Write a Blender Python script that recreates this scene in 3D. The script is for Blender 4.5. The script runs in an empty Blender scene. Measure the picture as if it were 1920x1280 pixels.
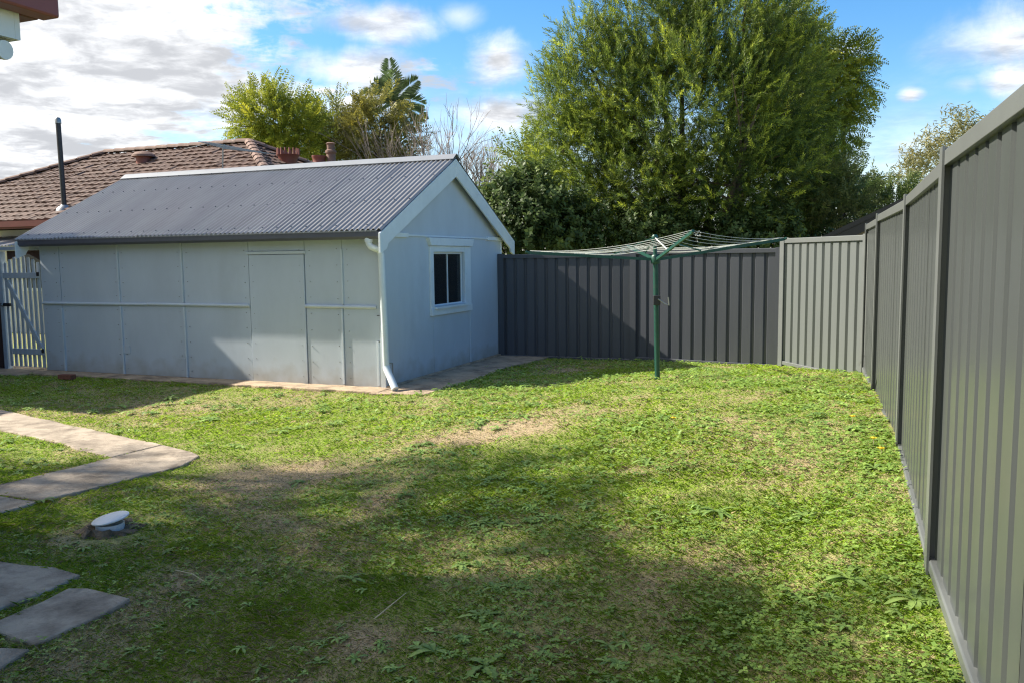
import bpy, math
import numpy as np
from mathutils import Vector, Matrix

# ---------------------------------------------------------------- camera, sky, sun, exposure
F = 1560.0; PITCH = math.atan(157 / F); ROLL = -0.012; EYE = 1.67      # photo is 1920 x 1280
SUN_EL = 40.0; SUN_AZ = (-0.971, 0.238)                                # direction towards the sun (x, y)
sc = bpy.context.scene
cam_d = bpy.data.cameras.new("camera"); cam = bpy.data.objects.new("camera", cam_d)
sc.collection.objects.link(cam); sc.camera = cam
cam_d.sensor_width = 36; cam_d.lens = 36 * F / 1920; cam_d.clip_end = 3000; cam_d.clip_start = 0.05
RM = Matrix.Rotation(math.pi / 2 - PITCH, 3, 'X') @ Matrix.Rotation(ROLL, 3, 'Z')
cam.matrix_world = Matrix.Translation((0, 0, EYE)) @ RM.to_4x4()
R = np.array(RM); CAM = np.array([0, 0, EYE])

world = bpy.data.worlds.new("World"); sc.world = world; world.use_nodes = True
def build_world():
    nt = world.node_tree; nt.nodes.clear(); L = nt.links
    def N(t, **k):
        n = nt.nodes.new(t)
        for a, b in k.items(): setattr(n, a, b)
        return n
    def M(op, a, b=None, c=None, clamp=False):
        n = N('ShaderNodeMath', operation=op); n.use_clamp = clamp
        for i, v in enumerate((a, b, c)):
            if v is None: continue
            if isinstance(v, (int, float)): n.inputs[i].default_value = v
            else: L.new(v, n.inputs[i])
        return n.outputs[0]
    def VM(op, a, b=None):
        n = N('ShaderNodeVectorMath', operation=op)
        for i, v in enumerate((a, b)):
            if v is None: continue
            if isinstance(v, (tuple, list)): n.inputs[i].default_value = v
            else: L.new(v, n.inputs[i])
        return n
    def noise(vec, scale, detail, rough, dist=0):
        n = N('ShaderNodeTexNoise'); n.inputs['Scale'].default_value = scale; n.inputs['Detail'].default_value = detail
        n.inputs['Roughness'].default_value = rough; n.inputs['Distortion'].default_value = dist
        L.new(vec, n.inputs['Vector']); return n.outputs['Fac']
    def sstep(x, lo, hi):
        n = N('ShaderNodeMapRange', interpolation_type='SMOOTHSTEP')
        L.new(x, n.inputs[0]); n.inputs[1].default_value = lo; n.inputs[2].default_value = hi
        n.inputs[3].default_value = 0; n.inputs[4].default_value = 1
        return n.outputs[0]
    sky = N('ShaderNodeTexSky', sky_type='NISHITA'); sky.sun_disc = False
    sky.sun_elevation = math.radians(SUN_EL); sky.sun_rotation = math.atan2(SUN_AZ[0], SUN_AZ[1])
    sky.air_density = 1.0; sky.dust_density = 0.35; sky.ozone_density = 2.2
    tc = N('ShaderNodeTexCoord'); d = VM('NORMALIZE', tc.outputs['Generated']).outputs[0]
    sp = N('ShaderNodeSeparateXYZ'); L.new(d, sp.inputs[0]); dx, dy, dz = sp.outputs
    zz = M('ADD', M('MAXIMUM', dz, 0.0), 0.10)
    cb = N('ShaderNodeCombineXYZ'); L.new(M('DIVIDE', dx, zz), cb.inputs[0]); L.new(M('DIVIDE', dy, zz), cb.inputs[1])
    pl = cb.outputs[0]
    fb = noise(pl, 1.15, 9, 0.58, 0.15)
    fine = noise(d, 9.0, 10, 0.62, 0.4); rip = noise(pl, 7.5, 5, .6, .5)
    # broken sheet of cloud in the western half, thinning to the east
    cover = M('ADD', M('MULTIPLY_ADD', dx, -0.80, -0.21), M('MULTIPLY', M('MAXIMUM', dz, 0.0), 0.22))
    sheet = sstep(M('ADD', M('ADD', M('ADD', fb, M('MULTIPLY', M('SUBTRACT', rip, .5), .30)), M('MULTIPLY', M('SUBTRACT', fine, .5), .42)), M('MULTIPLY', cover, 0.9)), 0.46, 0.62)
    mask = sheet
    blobs = []
    def blob(px, py, sx, sy, amp=1.0, edge=.9):
        v = R @ np.array([(px - 960) / F, (640 - py) / F, -1]); v /= np.linalg.norm(v)
        # size along azimuth and along elevation
        az = np.array([v[1], -v[0], 0]); az /= np.linalg.norm(az); el = np.cross(az, v)
        rel = VM('SUBTRACT', d, tuple(v)).outputs[0]
        a = VM('DOT_PRODUCT', rel, tuple(az / (sx / F))).outputs['Value']
        e = VM('DOT_PRODUCT', rel, tuple(el / (sy / F))).outputs['Value']
        f = VM('DOT_PRODUCT', rel, tuple(v / .5)).outputs['Value']
        r = M('SQRT', M('ADD', M('ADD', M('MULTIPLY', a, a), M('MULTIPLY', e, e)), M('MULTIPLY', f, f)))
        q = M('ADD', M('SUBTRACT', 1.0, r), M('MULTIPLY', M('SUBTRACT', fine, .5), 1.9))
        return M('MULTIPLY', sstep(q, 0.02, edge), amp)
    for b in [(930, 112, 85, 60), (945, 215, 120, 50), (860, 30, 60, 35, .6, 1.2), (690, 40, 190, 45, .9), (1890, 80, 190, 75, 1, 1.2), (1890, 150, 80, 50, .9),
              (1708, 178, 36, 20), (1690, 285, 210, 75, .72, 1.3), (1810, 160, 50, 30, .6, 1.2), (1590, 95, 75, 36, .8, 1.2), (640, 130, 150, 55, .95), (470, 190, 260, 100, .95), (200, 300, 400, 60, .8)]:
        mask = M('MAXIMUM', mask, blob(*b))
    # low bank of haze-white cloud near the horizon
    bank = M('MULTIPLY', sstep(M('ADD', M('SUBTRACT', .24, dz), M('MULTIPLY', M('SUBTRACT', fine, .5), .28)), 0.02, .2), .62)
    mask = M('MAXIMUM', mask, bank)
    # grey undersides: denser parts of the sheet
    den = sstep(M('ADD', M('ADD', noise(pl, 2.1, 7, .58, .25), M('MULTIPLY', M('SUBTRACT', rip, .5), .45)), M('MULTIPLY', M('SUBTRACT', fine, .5), .25)), .36, .66)
    cc = N('ShaderNodeMix', data_type='RGBA'); L.new(M('MULTIPLY', den, 0.85), cc.inputs[0])
    cc.inputs[6].default_value = (2.55, 2.59, 2.65, 1); cc.inputs[7].default_value = (1.12, 1.16, 1.25, 1)
    hs = N('ShaderNodeHueSaturation'); hs.inputs['Saturation'].default_value = 1.35; hs.inputs['Value'].default_value = .44
    L.new(sky.outputs[0], hs.inputs['Color'])
    mx = N('ShaderNodeMix', data_type='RGBA'); L.new(mask, mx.inputs[0]); L.new(hs.outputs[0], mx.inputs[6]); L.new(cc.outputs[2], mx.inputs[7])
    bg = N('ShaderNodeBackground'); bg.inputs[1].default_value = 0.1; L.new(mx.outputs[2], bg.inputs[0])
    out = N('ShaderNodeOutputWorld'); L.new(bg.outputs[0], out.inputs[0])
build_world()
world.cycles.sampling_method = 'MANUAL'; world.cycles.sample_map_resolution = 512

sun_d = bpy.data.lights.new("sun", 'SUN'); sun = bpy.data.objects.new("sun", sun_d); sc.collection.objects.link(sun)
sun_d.energy = 2.0; sun_d.angle = math.radians(0.53); sun_d.color = (1.0, 0.93, 0.80)
el = math.radians(SUN_EL); n_ = math.hypot(*SUN_AZ)
SUN = Vector((SUN_AZ[0] / n_ * math.cos(el), SUN_AZ[1] / n_ * math.cos(el), math.sin(el)))
sun.rotation_euler = SUN.to_track_quat('Z', 'Y').to_euler(); sun.location = SUN * 60
sc.view_settings.view_transform = 'Standard'; sc.view_settings.look = 'None'
sc.view_settings.exposure = 2.3; sc.view_settings.gamma = 1
sc.cycles.use_denoising = True; sc.cycles.denoiser = 'OPENIMAGEDENOISE'; sc.cycles.denoising_input_passes = 'RGB_ALBEDO_NORMAL'; sc.cycles.denoising_prefilter = 'NONE'; sc.cycles.filter_width = 1.2; sc.cycles.use_adaptive_sampling = False
sc.cycles.sample_clamp_indirect = 3.0; sc.cycles.max_bounces = 8

# ---------------------------------------------------------------- pixel helpers
def ray(px, py): return R @ np.array([(px - 960) / F, (640 - py) / F, -1])
def at_depth(px, py, Y): d = ray(px, py); return CAM + d * (Y / d[1])
def on_ground(px, py, z=0.0): d = ray(px, py); return CAM + d * ((z - EYE) / d[2])
def on_plane(px, py, p, n): d = ray(px, py); return CAM + d * (np.dot(np.array(p) - CAM, n) / np.dot(d, n))
def sm(t): t = np.clip(t, 0, 1); return t * t * (3 - 2 * t)
def gz(x, y):
    x = np.asarray(x, float); y = np.asarray(y, float)
    return 0.37 * sm((13.8 - y) / 6.3) * sm((x + 2.0) / 4.6)
def hit_lawn(px, py):
    z = 0.0
    for _ in range(25):
        p = on_ground(px, py, z); z = float(gz(p[0], p[1]))
    return on_ground(px, py, z)
rng = np.random.default_rng(7)

# ---------------------------------------------------------------- object helpers
COL = sc.collection
class MB:
    def __init__(s): s.v = []; s.f = []
    def add(s, vs, fs):
        o = len(s.v); s.v += [tuple(map(float, p)) for p in vs]; s.f += [tuple(i + o for i in f) for f in fs]; return s
    def box(s, x0, x1, y0, y1, z0, z1):
        return s.add([(x0, y0, z0), (x1, y0, z0), (x1, y1, z0), (x0, y1, z0), (x0, y0, z1), (x1, y0, z1), (x1, y1, z1), (x0, y1, z1)],
                     [(0, 3, 2, 1), (4, 5, 6, 7), (0, 1, 5, 4), (1, 2, 6, 5), (2, 3, 7, 6), (3, 0, 4, 7)])
    def prism(s, poly, a, b, axis='z'):
        n = len(poly)
        def P(u, v, w): return (u, v, w) if axis == 'z' else (w, u, v) if axis == 'x' else (u, w, v)
        vs = [P(u, v, a) for u, v in poly] + [P(u, v, b) for u, v in poly]
        return s.add(vs, [tuple(range(n))[::-1], tuple(range(n, 2 * n))] + [(i, (i + 1) % n, n + (i + 1) % n, n + i) for i in range(n)])
    def tube(s, pts, rad, n=8, cap=True):
        pts = [Vector(p) for p in pts]; k = len(pts)
        if not hasattr(rad, '__len__'): rad = [rad] * k
        vs = []; ref = None
        for i, p in enumerate(pts):
            t = (pts[min(i + 1, k - 1)] - pts[max(i - 1, 0)]).normalized()
            if ref is None: ref = t.orthogonal().normalized()
            ref = (ref - t * ref.dot(t)).normalized(); b = t.cross(ref)
            for j in range(n):
                a = 2 * math.pi * j / n; vs.append(p + (ref * math.cos(a) + b * math.sin(a)) * rad[i])
        fs = [(i * n + j, i * n + (j + 1) % n, (i + 1) * n + (j + 1) % n, (i + 1) * n + j) for i in range(k - 1) for j in range(n)]
        if cap: fs += [tuple(range(n))[::-1], tuple(range((k - 1) * n, k * n))]
        return s.add(vs, fs)
    def lathe(s, prof, n=20, c=(0, 0, 0)):
        vs = [(c[0] + r * math.cos(2 * math.pi * j / n), c[1] + r * math.sin(2 * math.pi * j / n), c[2] + z) for r, z in prof for j in range(n)]
        k = len(prof)
        fs = [(i * n + j, i * n + (j + 1) % n, (i + 1) * n + (j + 1) % n, (i + 1) * n + j) for i in range(k - 1) for j in range(n)]
        return s.add(vs, fs + [tuple(range(n))[::-1], tuple(range((k - 1) * n, k * n))])
    def obj(s, name, mat, parent=None, smooth=False, bevel=0):
        me = bpy.data.meshes.new(name); me.from_pydata(s.v, [], s.f); me.update()
        o = bpy.data.objects.new(name, me); COL.objects.link(o); me.materials.append(mat)
        if smooth:
            for p in me.polygons: p.use_smooth = True
            me.set_sharp_from_angle(angle=math.radians(40))
        if bevel:
            m = o.modifiers.new('bevel', 'BEVEL'); m.width = bevel; m.segments = 2; m.limit_method = 'ANGLE'
        if parent: o.parent = parent
        return o
def arr_obj(name, V, Fc, mat, parent=None, col=None, smooth=False):
    """V (n,3), Fc (m,k) uniform polygons, col (n,3) linear colours"""
    me = bpy.data.meshes.new(name); V = np.ascontiguousarray(V, np.float32); Fc = np.ascontiguousarray(Fc, np.int32); m, k = Fc.shape
    me.vertices.add(len(V)); me.vertices.foreach_set('co', V.ravel())
    me.loops.add(m * k); me.loops.foreach_set('vertex_index', Fc.ravel())
    me.polygons.add(m); me.polygons.foreach_set('loop_start', np.arange(0, m * k, k, dtype=np.int32))
    if smooth: me.polygons.foreach_set('use_smooth', np.ones(m, bool))
    me.update(calc_edges=True)
    if col is not None:
        ca = me.color_attributes.new('Col', 'FLOAT_COLOR', 'POINT')
        c4 = np.ones((len(V), 4), np.float32); c4[:, :3] = col; ca.data.foreach_set('color', c4.ravel())
    me.materials.append(mat); o = bpy.data.objects.new(name, me); COL.objects.link(o)
    if parent: o.parent = parent
    return o
def thing(name, label, cat, loc=(0, 0, 0), rz=0.0, group=None):
    o = bpy.data.objects.new(name, None); COL.objects.link(o); o.location = loc; o.rotation_euler = (0, 0, rz); o.empty_display_size = .2
    return tag(o, label, cat, group)
def tag(o, label, cat, group=None):
    o['label'] = label; o['category'] = cat
    if group: o['group'] = group
    return o
def struct(o): o['kind'] = 'structure'; return o
def stuff(o): o['kind'] = 'stuff'; return o
def stufft(o, label, cat): stuff(o); return tag(o, label, cat)

# ---------------------------------------------------------------- materials
def mat(name, color, rough=.6, metallic=0.0, spec=.5, var=.12, scale=5.0, bump=0.0, bscale=60.0, stretch=(1, 1, 1), dirt=None, dirt_scale=2.0, dirt_lo=.55, dirt_hi=.75, attr=False, trans=0.0, coat=0.0, splash=None):
    m = bpy.data.materials.new(name); m.use_nodes = True; nt = m.node_tree; L = nt.links; nt.nodes.clear()
    N = nt.nodes.new; out = N('ShaderNodeOutputMaterial'); b = N('ShaderNodeBsdfPrincipled')
    b.inputs['Roughness'].default_value = rough; b.inputs['Metallic'].default_value = metallic; b.inputs['Specular IOR Level'].default_value = spec
    b.inputs['Coat Weight'].default_value = coat; b.inputs['Coat Roughness'].default_value = .2
    tc = N('ShaderNodeTexCoord'); mp = N('ShaderNodeMapping'); mp.inputs['Scale'].default_value = stretch; L.new(tc.outputs['Object'], mp.inputs[0])
    no = N('ShaderNodeTexNoise'); no.inputs['Scale'].default_value = scale; no.inputs['Detail'].default_value = 7; no.inputs['Roughness'].default_value = .65; L.new(mp.outputs[0], no.inputs['Vector'])
    mr = N('ShaderNodeMapRange'); mr.inputs[1].default_value = .3; mr.inputs[2].default_value = .7; mr.inputs[3].default_value = 1 - var; mr.inputs[4].default_value = 1 + var; L.new(no.outputs['Fac'], mr.inputs[0])
    mu = N('ShaderNodeVectorMath'); mu.operation = 'SCALE'; L.new(mr.outputs[0], mu.inputs['Scale'])
    if attr:
        at = N('ShaderNodeAttribute'); at.attribute_name = 'Col'; L.new(at.outputs['Color'], mu.inputs[0])
    else: mu.inputs[0].default_value = color
    c = mu.outputs[0]
    if dirt:
        n2 = N('ShaderNodeTexNoise'); n2.inputs['Scale'].default_value = dirt_scale; n2.inputs['Detail'].default_value = 9; n2.inputs['Roughness'].default_value = .7; L.new(mp.outputs[0], n2.inputs['Vector'])
        m2 = N('ShaderNodeMapRange'); m2.inputs[1].default_value = dirt_lo; m2.inputs[2].default_value = dirt_hi; L.new(n2.outputs['Fac'], m2.inputs[0])
        mx = N('ShaderNodeMix'); mx.data_type = 'RGBA'; L.new(m2.outputs[0], mx.inputs[0]); L.new(c, mx.inputs[6]); mx.inputs[7].default_value = (*dirt, 1); c = mx.outputs[2]
    if splash:                                                  # mud splashed up from the ground, in an uneven band
        sx = N('ShaderNodeSeparateXYZ'); L.new(tc.outputs['Object'], sx.inputs[0]); n4 = N('ShaderNodeTexNoise'); n4.inputs['Scale'].default_value = 5; n4.inputs['Detail'].default_value = 8; L.new(tc.outputs['Object'], n4.inputs['Vector'])
        q = N('ShaderNodeMath'); q.operation = 'MULTIPLY_ADD'; L.new(n4.outputs['Fac'], q.inputs[0]); q.inputs[1].default_value = -.55; L.new(sx.outputs[2], q.inputs[2])
        m4 = N('ShaderNodeMapRange'); m4.inputs[1].default_value = -.30; m4.inputs[2].default_value = .02; m4.inputs[3].default_value = .75; m4.inputs[4].default_value = 0; L.new(q.outputs[0], m4.inputs[0])
        mx4 = N('ShaderNodeMix'); mx4.data_type = 'RGBA'; L.new(m4.outputs[0], mx4.inputs[0]); L.new(c, mx4.inputs[6]); mx4.inputs[7].default_value = (*splash, 1); c = mx4.outputs[2]
    L.new(c, b.inputs['Base Color'])
    if bump:
        n3 = N('ShaderNodeTexNoise'); n3.inputs['Scale'].default_value = bscale; n3.inputs['Detail'].default_value = 5; L.new(mp.outputs[0], n3.inputs['Vector'])
        bp = N('ShaderNodeBump'); bp.inputs['Strength'].default_value = bump; bp.inputs['Distance'].default_value = .02; L.new(n3.outputs['Fac'], bp.inputs['Height']); L.new(bp.outputs[0], b.inputs['Normal'])
    sh = b.outputs[0]
    if trans:
        t = N('ShaderNodeBsdfTranslucent'); L.new(c, t.inputs[0]); ms = N('ShaderNodeMixShader'); ms.inputs[0].default_value = trans; L.new(sh, ms.inputs[1]); L.new(t.outputs[0], ms.inputs[2]); sh = ms.outputs[0]
    L.new(sh, out.inputs[0]); return m
def glass_mat():
    m = bpy.data.materials.new('window_glass'); m.use_nodes = True; b = m.node_tree.nodes['Principled BSDF']
    b.inputs['Base Color'].default_value = (.02, .024, .028, 1); b.inputs['Roughness'].default_value = .06; b.inputs['Alpha'].default_value = .55; b.inputs['Specular IOR Level'].default_value = .35
    return m
PAINT = (.505, .562, .625)
M_ = dict(
    wall=mat('shed_wall_paint', PAINT, .55, splash=(.34, .33, .29), var=.07, scale=1.3, bump=.04, bscale=25, dirt=(.43, .475, .52), dirt_scale=1.1, dirt_lo=.55, dirt_hi=.85, stretch=(1, 1, .5)),
    trim=mat('shed_trim_paint', (.70, .755, .79), .45, var=.06, scale=4, bump=.08, bscale=30, dirt=(.40, .43, .42), dirt_scale=5, dirt_lo=.62, dirt_hi=.8),
    batten=mat('batten_paint', (.56, .62, .67), .5, var=.06, scale=4, bump=.08),
    roof=mat('corrugated_steel', (.30, .29, .28), .30, metallic=.25, var=.14, scale=3, stretch=(1, .25, .25), dirt=(.25, .24, .235), dirt_scale=4),
    cap=mat('ridge_cap_steel', (.26, .275, .30), .4, metallic=.2, var=.08, scale=4),
    gutter=mat('gutter_steel', (.085, .09, .115), .4, var=.1),
    pipe=mat('downpipe_paint', (.68, .74, .78), .35, var=.05, scale=6, dirt=(.40, .42, .41), dirt_scale=7, dirt_lo=.6),
    glass=glass_mat(), dark=mat('dark_interior', (.02, .02, .022), .9),
    wood=mat('raw_timber', (.30, .22, .15), .8, var=.3, scale=10),
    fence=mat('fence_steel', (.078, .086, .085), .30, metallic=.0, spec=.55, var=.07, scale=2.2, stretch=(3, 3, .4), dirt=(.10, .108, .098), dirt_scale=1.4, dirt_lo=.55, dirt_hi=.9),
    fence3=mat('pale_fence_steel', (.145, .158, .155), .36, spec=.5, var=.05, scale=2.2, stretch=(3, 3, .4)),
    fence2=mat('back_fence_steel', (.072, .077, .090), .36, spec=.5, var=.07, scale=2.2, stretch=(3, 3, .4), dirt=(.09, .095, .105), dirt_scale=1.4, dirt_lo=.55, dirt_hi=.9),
    post=mat('fence_post_steel', (.15, .16, .157), .34, spec=.55, var=.06),
    green=mat('green_enamel', (.016, .075, .055), .4, var=.15, scale=8, dirt=(.05, .075, .06), dirt_scale=12),
    wire=mat('plastic_line', (.50, .53, .51), .5, var=.1),
    steel=mat('galvanised', (.30, .31, .31), .4, metallic=.7),
    black=mat('black_plastic', (.025, .025, .028), .5),
    conc=mat('old_concrete', (.44, .36, .275), .9, var=.25, scale=3.0, bump=.5, bscale=70, dirt=(.17, .135, .10), dirt_scale=3.2, dirt_lo=.44, dirt_hi=.66),
    conc2=mat('apron_concrete', (.46, .345, .235), .92, var=.25, scale=4.0, bump=.6, bscale=50, dirt=(.18, .135, .095), dirt_scale=3.0, dirt_lo=.48, dirt_hi=.66),
    brick=mat('red_brick', (.20, .075, .05), .85, var=.25, scale=20, bump=.5),
    pvc=mat('white_pvc', (.74, .76, .77), .4, var=.05, dirt=(.42, .40, .35), dirt_scale=16, dirt_lo=.58, dirt_hi=.8),
    soil=mat('dark_soil', (.17, .125, .08), .95, var=.4, scale=25, bump=.8),
    tile=mat('terracotta_tile', (.105, .058, .043), .75, var=.38, scale=5.5, bump=.4, bscale=30, dirt=(.185, .135, .105), dirt_scale=8, dirt_lo=.56, dirt_hi=.72),
    ridge=mat('ridge_tile_clay', (.18, .105, .08), .75, var=.3, scale=5, dirt=(.36, .28, .22), dirt_scale=7),
    redclay=mat('red_clay', (.20, .062, .045), .6, var=.2, scale=6),
    redgutter=mat('red_gutter', (.24, .06, .045), .45, var=.12),
    maroon=mat('maroon_gutter', (.135, .028, .024), .45, var=.12),
    cream=mat('pale_wall', (.52, .52, .50), .7, var=.06),
    white=mat('white_paint', (.72, .74, .74), .5, var=.05),
    paling=mat('brown_paling', (.085, .045, .034), .8, var=.25, scale=6, stretch=(6, 6, .6)),
    gate=mat('gate_paint', (.46, .51, .56), .6, var=.1, scale=6, dirt=(.30, .33, .35), dirt_scale=6),
    bark=mat('bark', (.10, .075, .055), .9, var=.35, scale=9, bump=.7, bscale=25, stretch=(1, 1, .3)),
    greybark=mat('grey_bark', (.20, .165, .15), .9, var=.3, scale=9),
    blackroof=mat('black_roof_steel', (.018, .018, .020), .5),
    leaf=mat('leaf', (1, 1, 1), .5, spec=.35, var=.12, scale=2, attr=True, trans=.38),
    grass=mat('grass_blade', (1, 1, 1), .55, spec=.25, var=.12, scale=1.5, attr=True, trans=.42),
    earth=mat('lawn_soil', (1, 1, 1), .95, spec=.1, var=.35, scale=22, bump=.9, bscale=90, attr=True),
    petal=mat('yellow_petal', (.85, .60, .02), .6, trans=.2),
    dry=mat('dry_stem', (.50, .43, .28), .8, var=.2, scale=20),
)

# ---------------------------------------------------------------- layout in metres
A = on_ground(724, 730)                                        # near corner of the shed
SA = math.radians(-21.7); EX = np.array([math.cos(SA), math.sin(SA), 0]); EY = np.array([-math.sin(SA), math.cos(SA), 0])
def sh2w(x, y, z=0): return A + EX * x + EY * y + np.array([0, 0, z])
def w2sh(p): q = np.asarray(p) - A; return np.array([q @ EX, q @ EY, q[2]])
FENCE = [(0.10, -1.08), (0.92, 1.14), (1.748, 3.36), (2.645, 5.58), (3.475, 7.90), (4.16, 9.76)]
RET = [(4.16, 9.76), (3.75, 11.50)]
BACK = [(3.86, 12.02), (1.94, 13.26), (-0.17, 14.09)]
SW, SL = 3.92, 6.03                                            # shed gable width, front length
YARD = np.array([(-11, -1.5), (-.2, -1.5)] + [(x - .03, y) for x, y in FENCE] + [(3.72, 11.5), (3.82, 11.98), (1.93, 13.2), (-.1, 14.0), tuple(sh2w(0, 0)[:2]), tuple(sh2w(-9, 0)[:2]), (-11, 13)])
def inside(poly, x, y):
    r = np.zeros(x.shape, bool); n = len(poly); j = n - 1
    for i in range(n):
        xi, yi = poly[i]; xj, yj = poly[j]
        c = ((yi > y) != (yj > y)) & (x < (xj - xi) * (y - yi) / (yj - yi + 1e-12) + xi); r ^= c; j = i
    return r
SLABS = [[(-260, 709), (0, 766), (110, 790), (304, 832), (207, 856), (100, 826), (0, 804), (-260, 742)],
         [(306, 833), (372, 852), (338, 873), (78, 938), (0, 926), (-130, 908), (-130, 936), (-130, 934), (0, 906), (209, 857)],
         [(-180, 905), (0, 929), (74, 940), (0, 962), (-180, 1016)],
         [(-170, 1038), (0, 1049), (100, 1060), (152, 1075), (92, 1104), (0, 1138), (-170, 1200)],
         [(-40, 1182), (0, 1160), (128, 1101), (165, 1101), (245, 1120), (190, 1152), (66, 1208), (0, 1185)],
         [(-120, 1205), (0, 1214), (58, 1216), (0, 1252), (-120, 1300)]]
SLABS[1] = [(306, 833), (372, 852), (338, 873), (78, 938), (0, 926), (-130, 908), (-130, 938 - 2), (0, 907), (209, 857)]
SLABS[1] = [(306, 833), (360, 846), (374, 853), (338, 873), (78, 938), (0, 926), (-60, 917), (0, 907), (209, 857)]
SLABW = [np.array([on_ground(u, v, .014)[:2] for u, v in s]) for s in SLABS]
APRON = [[(-6.0, -.34), (-2.7, -.34), (-2.7, .0), (-6.0, .0)], [(-2.69, -.36), (.10, -.36), (.10, .0), (-2.69, .0)],
         [(.0, -.42), (.72, -.30), (.80, .9), (.0, .9)], [(.0, .91), (.80, .91), (.74, 2.3), (.0, 2.3)], [(.0, 2.31), (.73, 2.31), (.95, 4.1), (.0, 4.1)]]
APW = [np.array([sh2w(*p)[:2] for p in a]) for a in APRON]
GATEPAD = np.array([sh2w(*p)[:2] for p in [(-9.5, -.75), (-7.2, -.62), (-6.0, -.52), (-6.0, .3), (-9.5, .3)]])
CAPP = on_ground(207, 992)
EXCL = SLABW + APW + [GATEPAD]

# tone of the lawn: 0 lush green, 1 dry straw, bare soil share
def vnoise(x, y, s, seed):
    r = np.random.default_rng(seed); g = r.random((64, 64)); u = x * s; v = y * s
    i = np.floor(u).astype(int); j = np.floor(v).astype(int); fu = u - i; fv = v - j; fu = fu * fu * (3 - 2 * fu); fv = fv * fv * (3 - 2 * fv)
    G = lambda a, b: g[a % 64, b % 64]
    return (G(i, j) * (1 - fu) + G(i + 1, j) * fu) * (1 - fv) + (G(i, j + 1) * (1 - fu) + G(i + 1, j + 1) * fu) * fv
def fbm(x, y, s, seed): return (vnoise(x, y, s, seed) + .5 * vnoise(x, y, s * 2.1, seed + 1) + .25 * vnoise(x, y, s * 4.3, seed + 2)) / 1.75
DRYP = [(300, 760, 200, 26, .8), (950, 806, 110, 22, 1.0), (1100, 770, 260, 26, .5), (480, 900, 130, 36, 1.1), (560, 885, 60, 22, .7), (735, 930, 70, 25, .7), (1060, 688, 110, 12, .8),
        (1020, 1230, 130, 80, .75), (1010, 1120, 130, 60, .5), (640, 1190, 120, 50, .55), (600, 985, 150, 30, .5), (1150, 1000, 70, 22, .6), (370, 1065, 110, 30, .6), (1200, 1080, 160, 40, .35),
        (1580, 1050, 70, 14, .6), (1500, 1105, 25, 12, .9), (1600, 830, 60, 14, .5), (150, 1230, 160, 50, .7), (330, 1130, 120, 60, .45), (860, 1030, 120, 30, .4), (700, 1230, 100, 50, .35)]
DRYW = []
for px, py, sx, sy, a in DRYP:
    c = hit_lawn(px, py); e = hit_lawn(px + sx, py); t = hit_lawn(px, py - sy); bt = hit_lawn(px, py + sy)
    DRYW.append((c[0], c[1], abs(e[0] - c[0]), abs(t[1] - bt[1]) / 2, a))
def tone(x, y):
    dry = np.clip((fbm(x, y, 1.1, 11) - .50) * 2.6, 0, .8) * .55 + np.clip((fbm(x, y, 3.3, 17) - .52) * 3.2, 0, .8) * .5
    for cx, cy, sx, sy, a in DRYW: dry = dry + .75 * a * np.exp(-(((x - cx) / sx) ** 2 + ((y - cy) / sy) ** 2) * 1.2) * (.45 + .9 * fbm(x, y, 3.1, 31))
    dry = np.clip(dry, 0, 1)
    lush = np.clip((fbm(x, y, .8, 51) - .42) * 3, 0, 1)
    return dry, lush

# ---------------------------------------------------------------- ground
def build_ground():
    gx = np.concatenate([[-900, -300, -120, -60, -30, -18], np.arange(-12, 6.01, .09), [8, 12, 20, 40, 90, 300, 900]])
    gy = np.concatenate([[-300, -100, -40, -15, -6, -2], np.arange(0, 15.01, .09), [17, 20, 26, 40, 80, 200, 500, 1500]])
    X, Y = np.meshgrid(gx, gy); x = X.ravel(); y = Y.ravel()
    z = gz(x, y) + (fbm(x, y, 2.2, 3) - .5) * .025 * ((x > -12) & (x < 6) & (y > -1) & (y < 15))
    for poly in EXCL:
        c = poly.mean(0); big = c + (poly - c) * 1.04; z = np.where(inside(big, x, y), np.minimum(z, -.012), z)
    d = np.hypot(x - CAPP[0], y - CAPP[1]); z = z - .03 * np.exp(-(d / .16) ** 2) + .015 * np.exp(-((d - .24) / .06) ** 2)
    dry, lush = tone(x, y)
    g = np.array([.24, .30, .065]); b = np.array([.40, .31, .19])
    col = g + (b - g) * np.clip(dry * 1.05 + .15, 0, 1)[:, None]
    nx, ny = len(gx), len(gy); i = np.arange(nx * ny).reshape(ny, nx)
    Fc = np.stack([i[:-1, :-1], i[:-1, 1:], i[1:, 1:], i[1:, :-1]], -1).reshape(-1, 4)
    struct(arr_obj('ground', np.stack([x, y, z], 1), Fc, M_['earth'], col=col, smooth=True))
build_ground()

def slab_obj(name, poly, z0, z1, mat_, parent, jitter=.012, bevel=.012):
    n = len(poly); P = []
    for i in range(n):                                          # broken, uneven edges
        a, b = poly[i], poly[(i + 1) % n]; k = max(1, int(np.hypot(*(b - a)) / .16))
        for j in range(k):
            p = a + (b - a) * j / k; P.append(p + (rng.normal(0, jitter, 2) if j else 0))
    area = sum(P[i][0] * P[(i + 1) % len(P)][1] - P[(i + 1) % len(P)][0] * P[i][1] for i in range(len(P)))
    if area < 0: P = P[::-1]
    return MB().prism([tuple(p) for p in P], z0, z1).obj(name, mat_, parent, bevel=bevel)
path = struct(MB().prism([tuple(p) for p in SLABW[0][::-1] * 1.0], -.10, -.02).obj('garden_path', M_['conc']))
for i, s in enumerate(SLABW): slab_obj('slab', s, -.08, .012 + .004 * (i % 3), M_['conc'], path)
apron = struct(MB().box(0, .01, 0, .01, -.2, -.15).obj('concrete_apron', M_['conc2'])); apron.location = tuple(A)
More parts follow.
